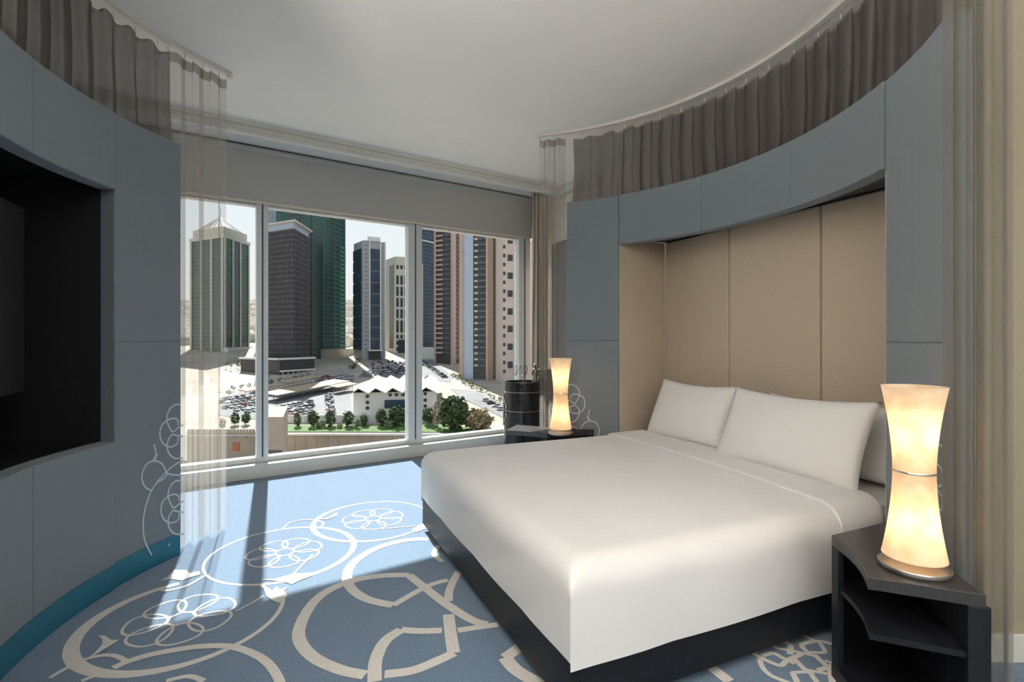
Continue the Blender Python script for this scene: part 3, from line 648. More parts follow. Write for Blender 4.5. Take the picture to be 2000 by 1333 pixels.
X_cream = mat('ext_cream', (0.50, 0.48, 0.41), 0.85, noise=0.05, nscale=0.1)
X_metal = mat('ext_grey_cladding', (0.33, 0.34, 0.37), 0.55, noise=0.06, nscale=0.2)
X_fin = mat('ext_dark_fin', (0.085, 0.08, 0.088), 0.6, noise=0.2, nscale=0.3)
X_fing = mat('ext_green_fin', (0.025, 0.10, 0.085), 0.5, noise=0.2, nscale=0.3)
X_finb = mat('ext_blue_fin', (0.07, 0.10, 0.15), 0.5, noise=0.2, nscale=0.3)
X_pblue = mat('ext_pale_blue', (0.36, 0.42, 0.52), 0.7, noise=0.04, nscale=0.2)
X_red = mat('ext_red_door', (0.45, 0.14, 0.08), 0.7, noise=0.1, nscale=0.5)
X_leaf = mat('ext_leaf', (0.045, 0.075, 0.025), 0.9, noise=0.5, nscale=0.9)
X_leafp = mat('ext_leaf_pale', (0.11, 0.14, 0.06), 0.9, noise=0.4, nscale=0.9)
X_leafdry = mat('ext_leaf_dry', (0.24, 0.19, 0.11), 0.9, noise=0.4, nscale=0.9)
X_bark = mat('ext_bark', (0.12, 0.09, 0.06), 0.9, noise=0.2, nscale=2)
# ground
gp = []
for d in (186, 260, 400, 700, 1400, 3500):
    for l in (-4000, -900, -300, 0, 400, 4000): gp.append(c2r(l, d)+(gz(d),))
struct(MB().add(gp, [(i*6+j, i*6+j+1, (i+1)*6+j+1, (i+1)*6+j) for i in range(5) for j in range(5)]).build('ground', X_sand), 'pale sandy ground of the city', 'ground')
lo = gz(186)-9.5
struct(MB().add([c2r(-400, 20)+(lo-1,), c2r(400, 20)+(lo-1,), c2r(400, 187)+(lo,), c2r(-400, 187)+(lo,)], [(0, 1, 2, 3)]).build('ground_lower', X_pave), 'paved lower ground in front of the retaining wall', 'ground')
def area(name, pts, m, label, up):
    return struct(MB().add([eg(x, y, up) for x, y in pts], [tuple(range(len(pts)))]).build(name, m), label, 'ground')
area('lawn', [(556, 845), (640, 845), (820, 846), (960, 848), (960, 838), (850, 831), (560, 832)], X_grass, 'green lawn along the retaining wall', 0.25)
area('parking_lot', [(425, 812), (520, 822), (690, 822), (684, 768), (640, 752), (470, 768), (428, 778)], X_asph, 'asphalt lot full of parked cars', 0.15)
area('parking_lot', [(600, 757), (690, 757), (692, 733), (630, 733)], X_asph, 'asphalt lot behind the tan canopies', 0.15)
area('parking_lot', [(700, 737), (800, 737), (880, 748), (882, 735), (845, 703), (730, 703)], X_asph, 'asphalt lot before the office towers', 0.15)
area('road', [(505, 742), (720, 712), (830, 690), (830, 697), (730, 722), (520, 758)], X_pave, 'pinkish paved road past the towers', 0.2)
area('road', [(880, 760), (930, 765), (1000, 800), (1020, 830), (985, 818), (900, 778)], X_asph, 'road curving past the white hall', 0.2)
area('plaza', [(425, 700), (505, 700), (505, 760), (425, 768)], X_pave, 'pale plaza before the green tower', 0.1)
# retaining wall
P_, Q_ = ex(556, 188), ex(1060, 188)
rw = empty('retaining_wall', P_+(lo,), 'long beige retaining wall below the lawn', 'retaining wall')
MB().slab(P_, Q_, 1.0, lo-1, gz(188)-0.2, -1.0).build('wall_body', X_stone, rw); MB().slab(P_, Q_, 1.4, gz(188)-0.2, gz(188)+0.25, -1.2).build('coping', X_white, rw)
for k in range(24):
    t0 = k/24; a = (P_[0]+(Q_[0]-P_[0])*t0, P_[1]+(Q_[1]-P_[1])*t0); b = (P_[0]+(Q_[0]-P_[0])*(t0+0.004), P_[1]+(Q_[1]-P_[1])*(t0+0.004))
    MB().slab(a, b, 0.25, lo, gz(188)-0.2, -1.2).build('pilaster', X_stone, rw)
# --- towers
TOWERS = []
class Tower:
    def __init__(s, name, label, xc, yb, yt, xl, xr, kl, kr, m, cat='building', host=None):
        s.d = dep(yb); s.P = ex(xc, s.d); s.L = ex(xl, s.d*kl); s.R = ex(xr, s.d*kr); s.B = (s.L[0]+s.R[0]-s.P[0], s.L[1]+s.R[1]-s.P[1])
        s.z0 = gz(s.d)-4; s.z1 = zpix(yt, s.d)
        TOWERS.append(((s.P[0]+s.B[0])/2, (s.P[1]+s.B[1])/2, 0.5*math.hypot(s.P[0]-s.B[0], s.P[1]-s.B[1])))
        s.o = host or empty(name, s.P+(s.z0,), label, cat)
        MB().prism([s.P, s.R, s.B, s.L], s.z0, s.z1).build('podium' if host else 'body', m, s.o)
    def pos(s, face, u):
        A, B = (s.P, s.R) if face == 'R' else (s.P, s.L); return (A[0]+(B[0]-A[0])*u, A[1]+(B[1]-A[1])*u)
    def add(s, mb, face, u0, u1, z0, z1, pr):
        a, b = s.pos(face, u0), s.pos(face, u1)
        if face == 'L': a, b = b, a
        mb.slab(a, b, pr+0.3, z0, z1, -pr)
    def length(s, face): A, B = (s.P, s.R) if face == 'R' else (s.P, s.L); return math.hypot(B[0]-A[0], B[1]-A[1])
    def bands(s, name, faces, step, th, pr, m, u0=0, u1=1, z0=None, z1=None):
        mb = MB(); z = (s.z0+8) if z0 is None else z0; z1 = s.z1 if z1 is None else z1
        while z < z1:
            for f in faces: s.add(mb, f, u0, u1, z, z+th, pr)
            z += step
        o = mb.build(name, m, s.o); o['kind'] = 'stuff'; return o
    def fins(s, name, face, us, wd, pr, m, z0=None, z1=None, single=False):
        L = s.length(face); mb = MB()
        for u in us:
            if single: mb = MB()
            s.add(mb, face, u-wd/2/L, u+wd/2/L, s.z0 if z0 is None else z0, s.z1 if z1 is None else z1, pr)
            if single: mb.build(name, m, s.o)
        if not single: mb.build(name, m, s.o)['kind'] = 'stuff'
    def wins(s, name, face, us, zs, wd, ht, m, pr=0.12, frame=None):
        L = s.length(face)
        for u in us:
            for z in zs:
                mb = MB(); s.add(mb, face, u-wd/2/L, u+wd/2/L, z-ht/2, z+ht/2, pr); w = mb.build(name, m, s.o)
                if frame:
                    mb = MB(); s.add(mb, face, u-wd/2/L-0.25/L, u+wd/2/L+0.25/L, z-ht/2-0.3, z-ht/2, pr+0.25); mb.build('sill', frame, w)
def frange(a, b, n): return [a+(b-a)*(i+0.5)/n for i in range(n)]
# green tower with a white pyramid
t = Tower('green_tower', 'green glass tower with cream pilasters under a white lattice pyramid', 437, 688, 464, 372, 487, 1.05, 1.09, X_glassg)
t.fins('pilaster', 'R', [0.03, 0.33, 0.62, 0.96], 2.0, 0.9, X_cream, single=True); t.fins('pilaster', 'L', [0.03, 0.35, 0.65, 0.97], 2.4, 0.9, X_cream, single=True)
t.bands('floor_band', 'RL', 3.8, 0.7, 0.3, X_fing)
c = ((t.P[0]+t.B[0])/2, (t.P[1]+t.B[1])/2); base = [t.P, t.R, t.B, t.L]
MB().prism([(c[0]+(p[0]-c[0])*1.04, c[1]+(p[1]-c[1])*1.04) for p in base], t.z1, t.z1+3).build('cornice', X_cream, t.o)
MB().prism([(c[0]+(p[0]-c[0])*0.92, c[1]+(p[1]-c[1])*0.92) for p in base], t.z1+3, t.z1+11).build('crown_storey', X_cream, t.o)
apx = c+(zpix(424, t.d*1.07),); zb0 = t.z1+11
mb = MB().add([(c[0]+(p[0]-c[0])*0.80, c[1]+(p[1]-c[1])*0.80, zb0) for p in base]+[apx], [(0, 1, 4), (1, 2, 4), (2, 3, 4), (3, 0, 4)]); mb.build('pyramid_roof', X_cream, t.o)
for i in range(4):
    a, b = base[i], base[(i+1) % 4]
    for k in range(5):
        q = (a[0]+(b[0]-a[0])*k/5, a[1]+(b[1]-a[1])*k/5); MB().tube([(c[0]+(q[0]-c[0])*0.82, c[1]+(q[1]-c[1])*0.82, zb0), apx], 0.5, 5).build('roof_rib', X_white, t.o)
MB().tube([apx, (apx[0], apx[1], apx[2]+8)], 0.4, 6).build('mast', X_white, t.o)
t.fins('base_plinth', 'R', [0.5], t.length('R'), 4, X_white, t.z0, t.z0+8, single=True)
# purple-grey office tower
t = Tower('office_tower', 'smoky violet glass office tower with a thin projecting roof slab', 574, 722, 447, 505, 606, 1.05, 1.10, X_glassd)
t.bands('floor_band', 'RL', 3.6, 0.9, 0.25, X_fin); t.fins('fin', 'L', frange(0, 1, 18), 0.35, 0.5, X_fin); t.fins('fin', 'R', frange(0, 1, 9), 0.35, 0.5, X_fin)
mb = MB()
for q, f in (('L', 0.5), ('R', 0.5)): pass
c = ((t.P[0]+t.B[0])/2, (t.P[1]+t.B[1])/2); base = [t.P, t.R, t.B, t.L]
MB().prism([(c[0]+(p[0]-c[0])*0.93, c[1]+(p[1]-c[1])*0.93) for p in base], t.z1, t.z1+5).build('crown_storey', X_pblue, t.o)
MB().prism([(c[0]+(p[0]-c[0])*1.10, c[1]+(p[1]-c[1])*1.10) for p in base], t.z1+5, t.z1+6).build('roof_slab', X_cream, t.o)
pd = Tower('office_podium', 'low glazed podium with a white canopy edge at the violet tower', 546, 733, 700, 470, 614, 1.05, 1.07, X_glassk, host=t.o)
pd.fins('canopy_edge', 'L', [0.5], pd.length('L'), 1.5, X_white, pd.z1-1.2, pd.z1, single=True); pd.fins('canopy_edge', 'R', [0.5], pd.length('R'), 1.5, X_white, pd.z1-1.2, pd.z1, single=True)
pd.fins('canopy_edge', 'R', [0.5], pd.length('R'), 1.5, X_white, pd.z1-9.0, pd.z1-8.0, single=True)
pd.fins('column', 'R', frange(0, 1, 7), 0.9, 1.0, X_stone, pd.z0, pd.z1-9, single=True)
# dark green slab tower
t = Tower('green_slab_tower', 'tall dark green mirrored slab tower behind the violet tower', 630, 702, 395, 540, 674, 1.06, 1.08, X_glassg)
t.bands('floor_band', 'RL', 3.7, 0.5, 0.2, X_fing); t.fins('joint', 'R', [0.02, 0.48, 0.98], 1.0, 0.5, X_fin, single=True); t.fins('joint', 'L', [0.25, 0.5], 1.0, 0.5, X_fin, single=True)
mb = MB(); z = t.z0+10
while z < zpix(470, t.d): t.add(mb, 'R', 0.72, 0.99, z, z+1.6, 0.8); z += 3.7
mb.build('balcony_edges', X_fing, t.o)['kind'] = 'stuff'
t.fins('podium', 'R', [0.6], t.length('R')*1.3, 8, X_stone, t.z0, t.z0+12, single=True)
t = Tower('teal_tower', 'pale teal striped tower rising behind the violet tower', 560, 690, 397, 500, 588, 1.05, 1.05, X_glassb)
t.fins('fin', 'R', frange(0, 1, 9), 1.2, 0.8, X_pblue); t.fins('fin', 'L', frange(0, 1, 16), 1.2, 0.8, X_pblue); t.bands('floor_band', 'RL', 4, 0.8, 0.4, X_fing)
# grey rounded office tower
t = Tower('rounded_tower', 'slim grey office tower with curved blue glazed bays', 708, 703, 470, 691, 752, 1.04, 1.02, X_metal)
zs_ = [t.z0+14+i*9.0 for i in range(9)]
for face, u0, u1 in (('R', 0.32, 0.75), ('L', 0.1, 0.95)):
    for i in range(10):
        mb = MB(); t.add(mb, face, u0, u1, t.z0+12+i*9.2, t.z0+12+i*9.2+8.3, 1.0)
        if t.z0+12+i*9.2+8.3 < t.z1-4: mb.build('glazed_bay', X_glassb, t.o)
t.fins('bay_edge', 'R', [0.30, 0.78, 0.99], 0.9, 1.8, X_white, t.z0+6, single=True)
mb = MB()
for i in range(26):
    for u in (0.10, 0.18): t.add(mb, 'R', u-0.012, u+0.012, t.z0+12+i*3.5, t.z0+13.4+i*3.5, 0.15)
mb.build('small_window', X_glassk, t.o)['kind'] = 'stuff'
t.fins('roof_fin', 'R', [0.5], t.length('R')*0.55, 1.2, X_white, t.z1, t.z1+3.5, single=True)
t.fins('entrance', 'R', [0.52], t.length('R')*0.5, 4, X_glassk, t.z0, t.z0+11, single=True); t.fins('entrance_canopy', 'R', [0.52], t.length('R')*0.6, 6, X_white, t.z0+11, t.z0+12, single=True)
# cream grid office block
t = Tower('cream_grid_block', 'cream office block with a regular grid of dark windows', 772, 690, 512, 752, 826, 1.05, 1.02, X_cream)
L = t.length('R'); zz = [t.z1-6-i*10.2 for i in range(8)]
t.wins('window', 'R', [0.08+0.145*i for i in range(6)], zz[1:6], L*0.085, 8.2, X_glassk); t.wins('window', 'R', [0.08+0.145*i for i in range(6)], [zz[0]+1.5]+[t.z1-62-i*5.6 for i in range(4)], L*0.085, 3.6, X_glassk)
t.fins('stair_strip', 'L', [0.35], t.length('L')*0.4, 0.3, X_glassk, t.z0+8, t.z1-2, single=True); t.fins('entrance', 'R', [0.3], L*0.4, 0.5, X_glassk, t.z0+4, t.z0+16, single=True)
MB().prism([t.P, t.pos('R', 0.45), ((t.B[0]+t.P[0])/2, (t.B[1]+t.P[1])/2), t.L], t.z1, t.z1+5).build('roof_room', X_cream, t.o)
# blue glass tower
t = Tower('blue_tower', 'deep blue glass tower beside the balcony towers', 822, 684, 395, 800, 862, 1.05, 1.05, X_glassb)
t.bands('floor_band', 'RL', 3.9, 0.6, 0.25, X_finb); t.fins('fin', 'R', frange(0, 1, 14), 0.4, 0.4, X_finb); t.fins('crown_line', 'R', [0.5], t.length('R'), 0.8, X_white, zpix(470, t.d), zpix(468, t.d), single=True)
MB().prism([ex(822, 420), ex(852, 420), ex(852, 440), ex(822, 440)], gz(420)-2, gz(420)+9).build('entrance_hall', X_white, t.o)
# residential balcony towers
def resid(name, label, xc, yb, yt, xl, xr, kl, kr, cols):
    t = Tower(name, label, xc, yb, yt, xl, xr, kl, kr, X_glassd)
    for face, u, wd in cols['piers']: t.fins('pier', face, [u], wd*t.length(face), 1.2, X_brown, single=True)
    for face, u0, u1, m in cols['strips']: t.fins('wall_strip', face, [(u0+u1)/2], (u1-u0)*t.length(face), 0.8, m, single=True)
    for face, u0, u1, pr, m in cols['balc']:
        n = 0; z = t.z0+12
        while z < min(t.z1, 90):
            mb = MB(); t.add(mb, face, u0, u1, z, z+1.25, pr); mb.build('balcony', m, t.o); z += 3.7
    return t
resid('balcony_tower', 'rosy apartment tower with curved balconies, next to the blue glass tower', 884, 712, 395, 850, 906, 1.02, 1.05,
      {'piers': [('R', 0.02, 0.30), ('L', 0.97, 0.10)], 'strips': [('R', 0.9, 1.0, X_brown)], 'balc': [('L', 0.08, 0.42, 1.0, X_finb), ('L', 0.5, 0.92, 1.6, X_brown), ('R', 0.45, 0.80, 1.6, X_rosy)]})
resid('balcony_tower', 'rosy apartment tower with a pale blue stripe, next to the square-windowed building', 954, 742, 395, 899, 992, 1.02, 1.05,
      {'piers': [('R', 0.02, 0.26), ('L', 0.93, 0.15)], 'strips': [('L', 0.52, 0.86, X_pblue)], 'balc': [('L', 0.02, 0.32, 1.0, X_finb), ('L', 0.36, 0.48, 0.8, X_rosy), ('R', 0.55, 0.88, 1.8, X_rosy)]})
t = Tower('square_window_building', 'pale rosy building with a column of square windows', 983, 752, 395, 968, 1075, 1.06, 1.01, X_rosy)
L = t.length('R'); t.wins('window', 'R', [0.145, 0.75], [zpix(y, t.d) for y in (470, 504, 539, 574, 609, 643, 678, 713)], 3.0, 3.8, X_glassk, 0.1, X_white)
t.wins('small_window', 'R', [0.02], [zpix(430+17.4*i, t.d) for i in range(18)], 1.4, 2.0, X_glassk, 0.1)
# white hall with a folded roof
d0 = dep(818)
A, B = ex(690, d0), ex(853, d0*1.03); nb = (B[0]-A[0], B[1]-A[1]); Lh = math.hypot(*nb); ux, uy = nb[0]/Lh, nb[1]/Lh; vx, vy = -uy, ux
zb0, zw = gz(d0)-3, zpix(768, d0)
hall = empty('white_hall', A+(zb0,), 'white hall with a folded zigzag roof and a dark banner', 'building')
def hp(u, v): return (A[0]+ux*u*Lh+vx*v, A[1]+uy*u*Lh+vy*v)
MB().prism([hp(0, 0), hp(1, 0), hp(1, 54), hp(0, 54)], zb0, zw).build('walls', X_white, hall)
nf = 5
for k in range(nf):
    u0, u1 = k/nf, (k+1)/nf; um = u0+0.32*(u1-u0); sk = 0.10
    a = [hp(u0-0.02, -3)+(zw+0.1,), hp(um, -1.5)+(zw+2.2,), hp(u1-0.01, -3)+(zw+0.1,)]; b = [hp(u0+sk, 58)+(zw+0.8,), hp(um+sk, 58)+(zw+3.2,), hp(u1+sk-0.01, 58)+(zw+0.8,)]
    a2 = [(p[0], p[1], p[2]-0.5) for p in a]; b2 = [(p[0], p[1], p[2]-0.5) for p in b]
    MB().add(a+b+a2+b2, [(0, 3, 4, 1), (1, 4, 5, 2), (6, 7, 10, 9), (7, 8, 11, 10), (0, 1, 7, 6), (1, 2, 8, 7), (3, 9, 10, 4), (4, 10, 11, 5), (0, 6, 9, 3), (2, 5, 11, 8)]).build('roof_fold', X_white, hall)
def hx(px_): return (px_-690)/163.0
def disc(u, z, r):
    mb = MB(); n = 14; v = [hp(u+r/Lh*math.cos(2*PI*k/n), -0.25)+(z+r*math.sin(2*PI*k/n),) for k in range(n)]
    mb.add(v, [tuple(range(n))]).build('round_window', X_glassk, hall)
for x, y in ((717, 775), (717, 787), (717, 798), (761, 773), (773, 773), (786, 773), (830, 772), (830, 785), (830, 797)): disc(hx(x), zpix(y, d0), 0.75)
mb = MB(); mb.prism([hp(hx(750), -0.1), hp(hx(792), -0.1), hp(hx(792), -0.6), hp(hx(750), -0.6)], zpix(799, d0), zpix(783, d0)); mb.build('banner', X_glassb, hall)
fw = empty('garden_wall', ex(560, 205)+(gz(205),), 'low white garden wall behind the row of bushes', 'wall')
for k in range(10):
    MB().slab(ex(560+k*32, 205), ex(591+k*32, 205), 0.4, gz(205)-1, gz(205)+3.0).build('wall_segment', X_white, fw)
# low building with a red shutter and the pale gable beside it
d0 = 172.0
lb = empty('parapet_building', ex(424, d0)+(lo,), 'low beige building with a crenellated parapet and a red shutter', 'building')
MB().slab(ex(365, d0), ex(498, d0), 0.6, lo-6, zpix(843, d0)).build('walls', X_stone, lb); MB().slab(ex(365, d0), ex(499, d0), 0.8, zpix(852, d0), zpix(850, d0), -0.4).build('string_course', X_white, lb)
for k in range(22): MB().slab(ex(366+k*6, d0), ex(369.5+k*6, d0), 0.6, zpix(843, d0), zpix(839, d0)).build('merlon', X_stone, lb)
MB().slab(ex(455, d0), ex(468, d0), 0.3, zpix(881, d0), zpix(865, d0), -0.2).build('red_shutter', X_red, lb)
for x in (460, 482): MB().slab(ex(x-0.8, d0), ex(x+0.8, d0), 0.2, zpix(855, d0), zpix(853.5, d0), -0.15).build('vent', X_glassk, lb)
d1 = 150.0
gb = empty('gable_building', ex(510, d1)+(lo,), 'plain pale building end wall with a dark opening at its foot', 'building')
MB().prism([ex(500, d1), ex(553, d1), ex(562, d1*1.16), ex(500, d1*1.16)], lo-8, zpix(815, d1)).build('walls', X_stone, gb)
MB().slab(ex(500, d1), ex(551, d1), 0.3, lo-8, zpix(880, d1), -0.2).build('dark_opening', X_fin, gb)
# canopies over parking rows
def canopy(x0, y0, x1, y1, wd, label):
    a, b = eg(x0, y0), eg(x1, y1); o = empty('parking_canopy', a, label, 'canopy', 'parking canopies')
    n = 8; dx, dy = b[0]-a[0], b[1]-a[1]; L = math.hypot(dx, dy)
    MB().add([(a[0]+dy/L*wd/2, a[1]-dx/L*wd/2, a[2]+3.6), (b[0]+dy/L*wd/2, b[1]-dx/L*wd/2, b[2]+3.6), (b[0]-dy/L*wd/2, b[1]+dx/L*wd/2, b[2]+4.2), (a[0]-dy/L*wd/2, a[1]+dx/L*wd/2, a[2]+4.2),
              (a[0]+dy/L*wd/2, a[1]-dx/L*wd/2, a[2]+3.2), (b[0]+dy/L*wd/2, b[1]-dx/L*wd/2, b[2]+3.2), (b[0]-dy/L*wd/2, b[1]+dx/L*wd/2, b[2]+3.8), (a[0]-dy/L*wd/2, a[1]+dx/L*wd/2, a[2]+3.8)],
             [(0, 1, 2, 3), (7, 6, 5, 4), (0, 4, 5, 1), (1, 5, 6, 2), (2, 6, 7, 3), (3, 7, 4, 0)]).build('roof', X_tan, o)
    for k in range(n):
        t_ = (k+0.5)/n; MB().tube([(a[0]+dx*t_, a[1]+dy*t_, a[2]+(b[2]-a[2])*t_-1), (a[0]+dx*t_, a[1]+dy*t_, a[2]+(b[2]-a[2])*t_+3.4)], 0.15, 5).build('post', X_metal, o)
canopy(474, 778, 548, 764, 7, 'short tan parking canopy by the plaza trees'); canopy(524, 786, 668, 756, 12, 'longest tan parking canopy, over the middle row of cars')
canopy(552, 760, 618, 747, 7, 'tan parking canopy behind the longest canopy'); canopy(650, 770, 690, 762, 7, 'tan parking canopy touching the white hall')
# cars
def car_mesh():
    bm = MB(); bm.add([(-2.2, -0.9, 0.25), (2.2, -0.9, 0.25), (2.2, 0.9, 0.25), (-2.2, 0.9, 0.25), (-2.2, -0.9, 0.85), (2.15, -0.85, 0.75), (2.15, 0.85, 0.75), (-2.2, 0.9, 0.85),
                       (-1.9, -0.8, 0.9), (1.0, -0.8, 0.9), (1.0, 0.8, 0.9), (-1.9, 0.8, 0.9), (-1.4, -0.65, 1.45), (0.3, -0.65, 1.45), (0.3, 0.65, 1.45), (-1.4, 0.65, 1.45)],
                      [(0, 3, 2, 1), (0, 1, 5, 4), (1, 2, 6, 5), (2, 3, 7, 6), (3, 0, 4, 7), (4, 5, 6, 7), (8, 9, 13, 12), (9, 10, 14, 13), (10, 11, 15, 14), (11, 8, 12, 15), (12, 13, 14, 15)])
    return bm
CC = [('white', (0.62, 0.62, 0.62)), ('white', (0.62, 0.62, 0.62)), ('silver', (0.34, 0.35, 0.36)), ('black', (0.02, 0.02, 0.022)), ('white', (0.62, 0.62, 0.62)), ('white', (0.62, 0.62, 0.62)), ('black', (0.02, 0.02, 0.022)), ('grey', (0.16, 0.165, 0.17)), ('silver', (0.34, 0.35, 0.36)), ('dark blue', (0.03, 0.045, 0.09)), ('red', (0.28, 0.03, 0.02))]
car_me = {}
def cmesh(cn, col):
    if cn in car_me: return car_me[cn]
    b = car_mesh(); me = bpy.data.meshes.new('car_'+cn.replace(' ', '_')); me.from_pydata(b.v, [], b.f)
    me.materials.append(mat('car_'+cn, col, 0.35, noise=0.05, nscale=1, coat=0.4)); me.materials.append(X_glassk)
    for i, p in enumerate(me.polygons): p.material_index = 1 if 6 <= i <= 9 else 0
    car_me[cn] = me; return me
def inside(x, y, poly):
    c = False; n = len(poly)
    for i in range(n):
        (x1, y1), (x2, y2) = poly[i], poly[(i+1) % n]
        if (y1 > y) != (y2 > y) and x < (x2-x1)*(y-y1)/(y2-y1)+x1: c = not c
    return c
def topix(X, Y, Z):
    dx, dy = X-CAMX, Y-CAMY; lat = dx*CT-dy*ST; d = dx*ST+dy*CT; return 1000+F*lat/d, HOR-F*(Z-EYE)/d
PARKED = []
def lot(poly, dirpx, place, pitch, rowgap, fill, seed):
    rnd = random.Random(seed); pts = [eg(x, y) for x, y in poly]; cx = sum(p[0] for p in pts)/len(pts); cy = sum(p[1] for p in pts)/len(pts)
    a, b = eg(*dirpx[0]), eg(*dirpx[1]); ux_, uy_ = b[0]-a[0], b[1]-a[1]; L = math.hypot(ux_, uy_); ux_, uy_ = ux_/L, uy_/L; wx, wy = -uy_, ux_
    n = 0
    for i in range(-60, 61):
        row = -20
        for j in range(-20, 21):
            X = cx+ux_*i*pitch+wx*(j*rowgap+(1 if j % 2 else 0)); Y = cy+uy_*i*pitch+wy*(j*rowgap+(1 if j % 2 else 0))
            dx, dy = X-CAMX, Y-CAMY; d = dx*ST+dy*CT; q = topix(X, Y, gz(d))
            if not inside(q[0], q[1], poly) or rnd.random() > fill: continue
            if any((X-p[0])**2+(Y-p[1])**2 < (24 if p[2] != seed else 5.5) for p in PARKED): continue
            PARKED.append((X, Y, seed))
            cn, col = CC[int(rnd.random()**1.1*len(CC))]
            o = bpy.data.objects.new('car', cmesh(cn, col)); COL.objects.link(o); o.location = (X, Y, gz(d)+0.15)
            o.rotation_euler = (0, 0, math.atan2(wy, wx)+rnd.choice((0, PI))+rnd.uniform(-.05, .05)); n += 1
            tag(o, '%s car parked %s' % (cn, place), 'car', 'cars parked '+place)
    return n
nc = 0
nc += lot([(428, 783), (470, 776), (500, 781), (512, 812), (432, 800)], ((430, 790), (500, 781)), 'in the lot behind the parapet building', 2.7, 7.5, 0.92, 1)
nc += lot([(515, 800), (610, 781), (612, 819), (522, 819)], ((520, 800), (610, 782)), 'between the longest canopy and the bushes', 2.7, 7, 0.92, 2)
nc += lot([(616, 778), (672, 768), (672, 820), (616, 818)], ((640, 770), (645, 815)), 'in the lot beside the white hall', 2.8, 8, 0.88, 3)
nc += lot([(610, 755), (684, 755), (686, 737), (634, 737)], ((610, 755), (680, 742)), 'in the lot behind the canopies', 3.0, 8, 0.9, 4)
nc += lot([(706, 735), (792, 735), (792, 707), (735, 707)], ((706, 730), (790, 725)), 'in the lot before the rounded tower', 3.4, 10.5, 0.9, 5)
nc += lot([(816, 704), (843, 704), (878, 740), (835, 740)], ((820, 705), (870, 740)), 'in the lot before the balcony towers', 3.6, 11, 0.85, 6)
nc += lot([(940, 776), (968, 788), (1005, 815), (990, 815), (950, 790)], ((940, 776), (1000, 812)), 'along the road past the white hall', 7, 8, 0.6, 7)
print('cars', nc)
# trees and bushes
def tree(x, y, hpx, wpx, m, name, label, group, leaves=260, trunk=0.25):
    b = eg(x, y); d = dep(y); h = hpx*d/1000; wd = wpx*d/1000/2; rnd = random.Random(int(x*7+y))
    o = empty(name, b, label, 'tree' if name == 'tree' else 'bush', group)
    MB().tube([(b[0], b[1], b[2]-0.5), (b[0]+0.1, b[1], b[2]+h*0.5)], max(0.1, wd*0.07), 6).build('trunk', X_bark, o)
    v = []; f = []
    for k in range(leaves):
        th = rnd.uniform(0, 2*PI); cz = rnd.uniform(-1, 1); rr = rnd.uniform(0.55, 1.0)*(1+0.22*math.sin(3*th+x)*math.cos(2*cz*3+y)); q = math.sqrt(1-cz*cz)
        p = Vector((b[0]+wd*rr*q*math.cos(th), b[1]+wd*rr*q*math.sin(th), b[2]+h*(trunk+(1-trunk)*(0.5+0.5*cz*rr))))
        s_ = wd*rnd.uniform(0.14, 0.30); n = len(v)
        for _ in range(4): v.append(p+Vector((rnd.uniform(-1, 1), rnd.uniform(-1, 1), rnd.uniform(-1, 1)))*s_)
        f += [(n, n+1, n+2), (n, n+2, n+3), (n, n+3, n+1), (n+1, n+3, n+2)]
    MB().add(v, f).build('foliage', m, o); return o
row = 'bushes along the lawn'
for x, y, h_, w_ in ((459, 834, 26, 17), (480, 833, 24, 17), (435, 842, 22, 12)):
    tree(x, y-3, h_, w_, X_leaf, 'tree', 'small dense tree behind the parapet building', 'trees behind the parapet building', 320, 0.06)
for x, y, h_, w_ in ((581, 834, 26, 12), (612, 834, 28, 18), (646, 834, 28, 17), (680, 834, 28, 17), (711, 833, 22, 13), (745, 833, 30, 19), (776, 832, 34, 30), (837, 830, 32, 20)):
    tree(x, y, h_*1.12, w_*1.25, X_leaf, 'tree', 'dark clipped tree in the row along the lawn', 'trees along the lawn', 320, 0.06)
for x, y, h_, w_ in ((628, 837, 14, 20), (697, 838, 18, 16), (761, 838, 15, 17), (664, 838, 10, 12)):
    tree(x, y, h_, w_, X_leafp, 'bush', 'low pale bush between the clipped trees', row, 160, 0.05)
tree(886, 841, 66, 56, X_leaf, 'tree', 'largest round dark tree at the end of the lawn', None, 900, 0.08)
tree(855, 836, 52, 24, X_leafdry, 'tree', 'thin brownish tree before the white hall', None, 260, 0.2)
tree(934, 840, 38, 52, X_leafdry, 'bush', 'dry straw coloured bush beside the largest tree', None, 700, 0.02)
for x, y in ((455, 766), (471, 764), (487, 762), (447, 775)):
    tree(x, y, 13, 10, X_leafp, 'tree', 'small green tree on the plaza before the green tower', 'plaza trees', 80, 0.35)
rnd = random.Random(5)
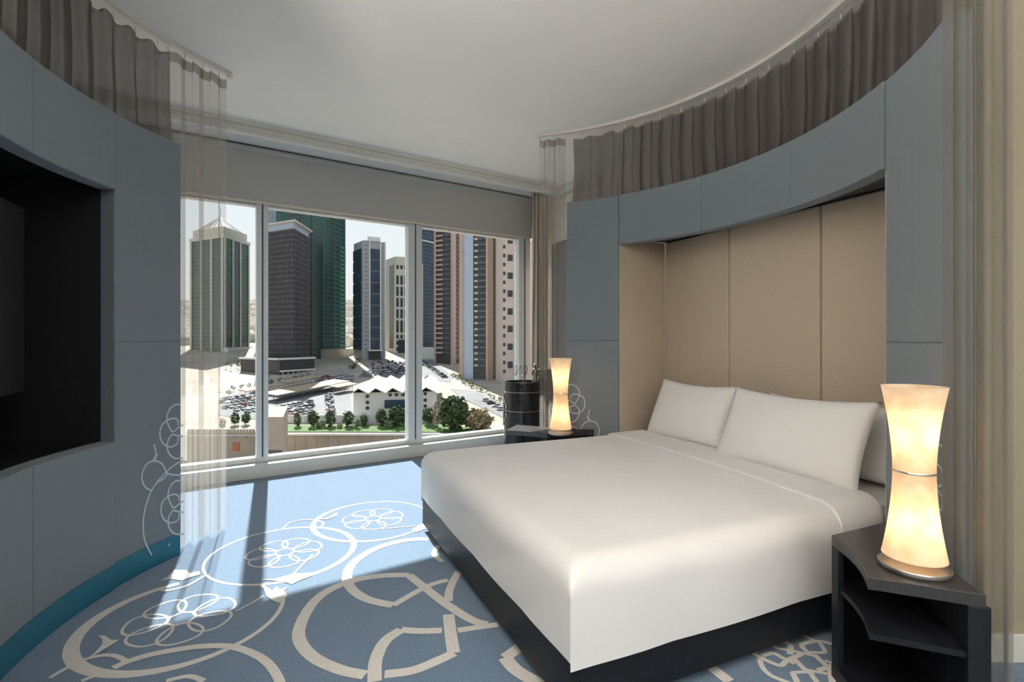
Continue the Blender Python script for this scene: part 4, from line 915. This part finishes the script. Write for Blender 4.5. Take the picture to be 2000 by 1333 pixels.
for x, y in [(528, 752), (545, 748), (560, 746), (577, 742), (590, 741), (604, 738), (617, 740), (520, 742), (700, 712), (703, 708), (695, 716), (688, 722)]:
    tree(x+rnd.uniform(-3, 3), y, rnd.uniform(7, 12), rnd.uniform(9, 16), rnd.choice((X_leaf, X_leafp)), 'bush', 'roadside bush near the violet tower', 'roadside bushes by the towers', 60, 0.1)
for k in range(14):
    tree(885+k*9+rnd.uniform(-3, 3), 737+k*5.0+rnd.uniform(-2, 2), rnd.uniform(8, 15), rnd.uniform(9, 17), rnd.choice((X_leaf, X_leafp)), 'bush', 'roadside bush along the curving road', 'roadside bushes by the curving road', 60, 0.1)
for x, y in ((462, 720), (466, 724), (474, 722), (450, 725), (442, 722)):
    tree(x, y, 17, 12, X_leafp, 'tree', 'palm-like tree by the foot of the green tower', 'trees by the green tower', 70, 0.45)
# low-rise city to the horizon
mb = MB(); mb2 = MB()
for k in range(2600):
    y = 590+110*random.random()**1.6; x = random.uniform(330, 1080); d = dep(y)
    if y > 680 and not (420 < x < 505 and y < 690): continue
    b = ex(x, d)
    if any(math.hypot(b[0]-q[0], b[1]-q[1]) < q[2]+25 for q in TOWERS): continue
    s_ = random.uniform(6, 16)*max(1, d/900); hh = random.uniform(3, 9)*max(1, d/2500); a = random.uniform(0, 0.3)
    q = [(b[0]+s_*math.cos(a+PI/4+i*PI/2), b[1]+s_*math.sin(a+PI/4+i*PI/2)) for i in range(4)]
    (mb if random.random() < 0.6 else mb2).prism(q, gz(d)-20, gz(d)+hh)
lc = empty('far_city', ex(700, 1500)+(gz(1500),), 'low-rise houses stretching to the horizon, haze put into their pale colour', 'houses')
o = mb.build('hazed_white_houses', mat('far_white_hazed', (0.72, 0.68, 0.63), 0.9, noise=0.2, nscale=0.01), lc); o['kind'] = 'stuff'  # both house colours lightened to stand in for distance haze
o = mb2.build('hazed_tan_houses', mat('far_tan_hazed', (0.60, 0.52, 0.45), 0.9, noise=0.2, nscale=0.01), lc); o['kind'] = 'stuff'
lc['kind'] = 'stuff'
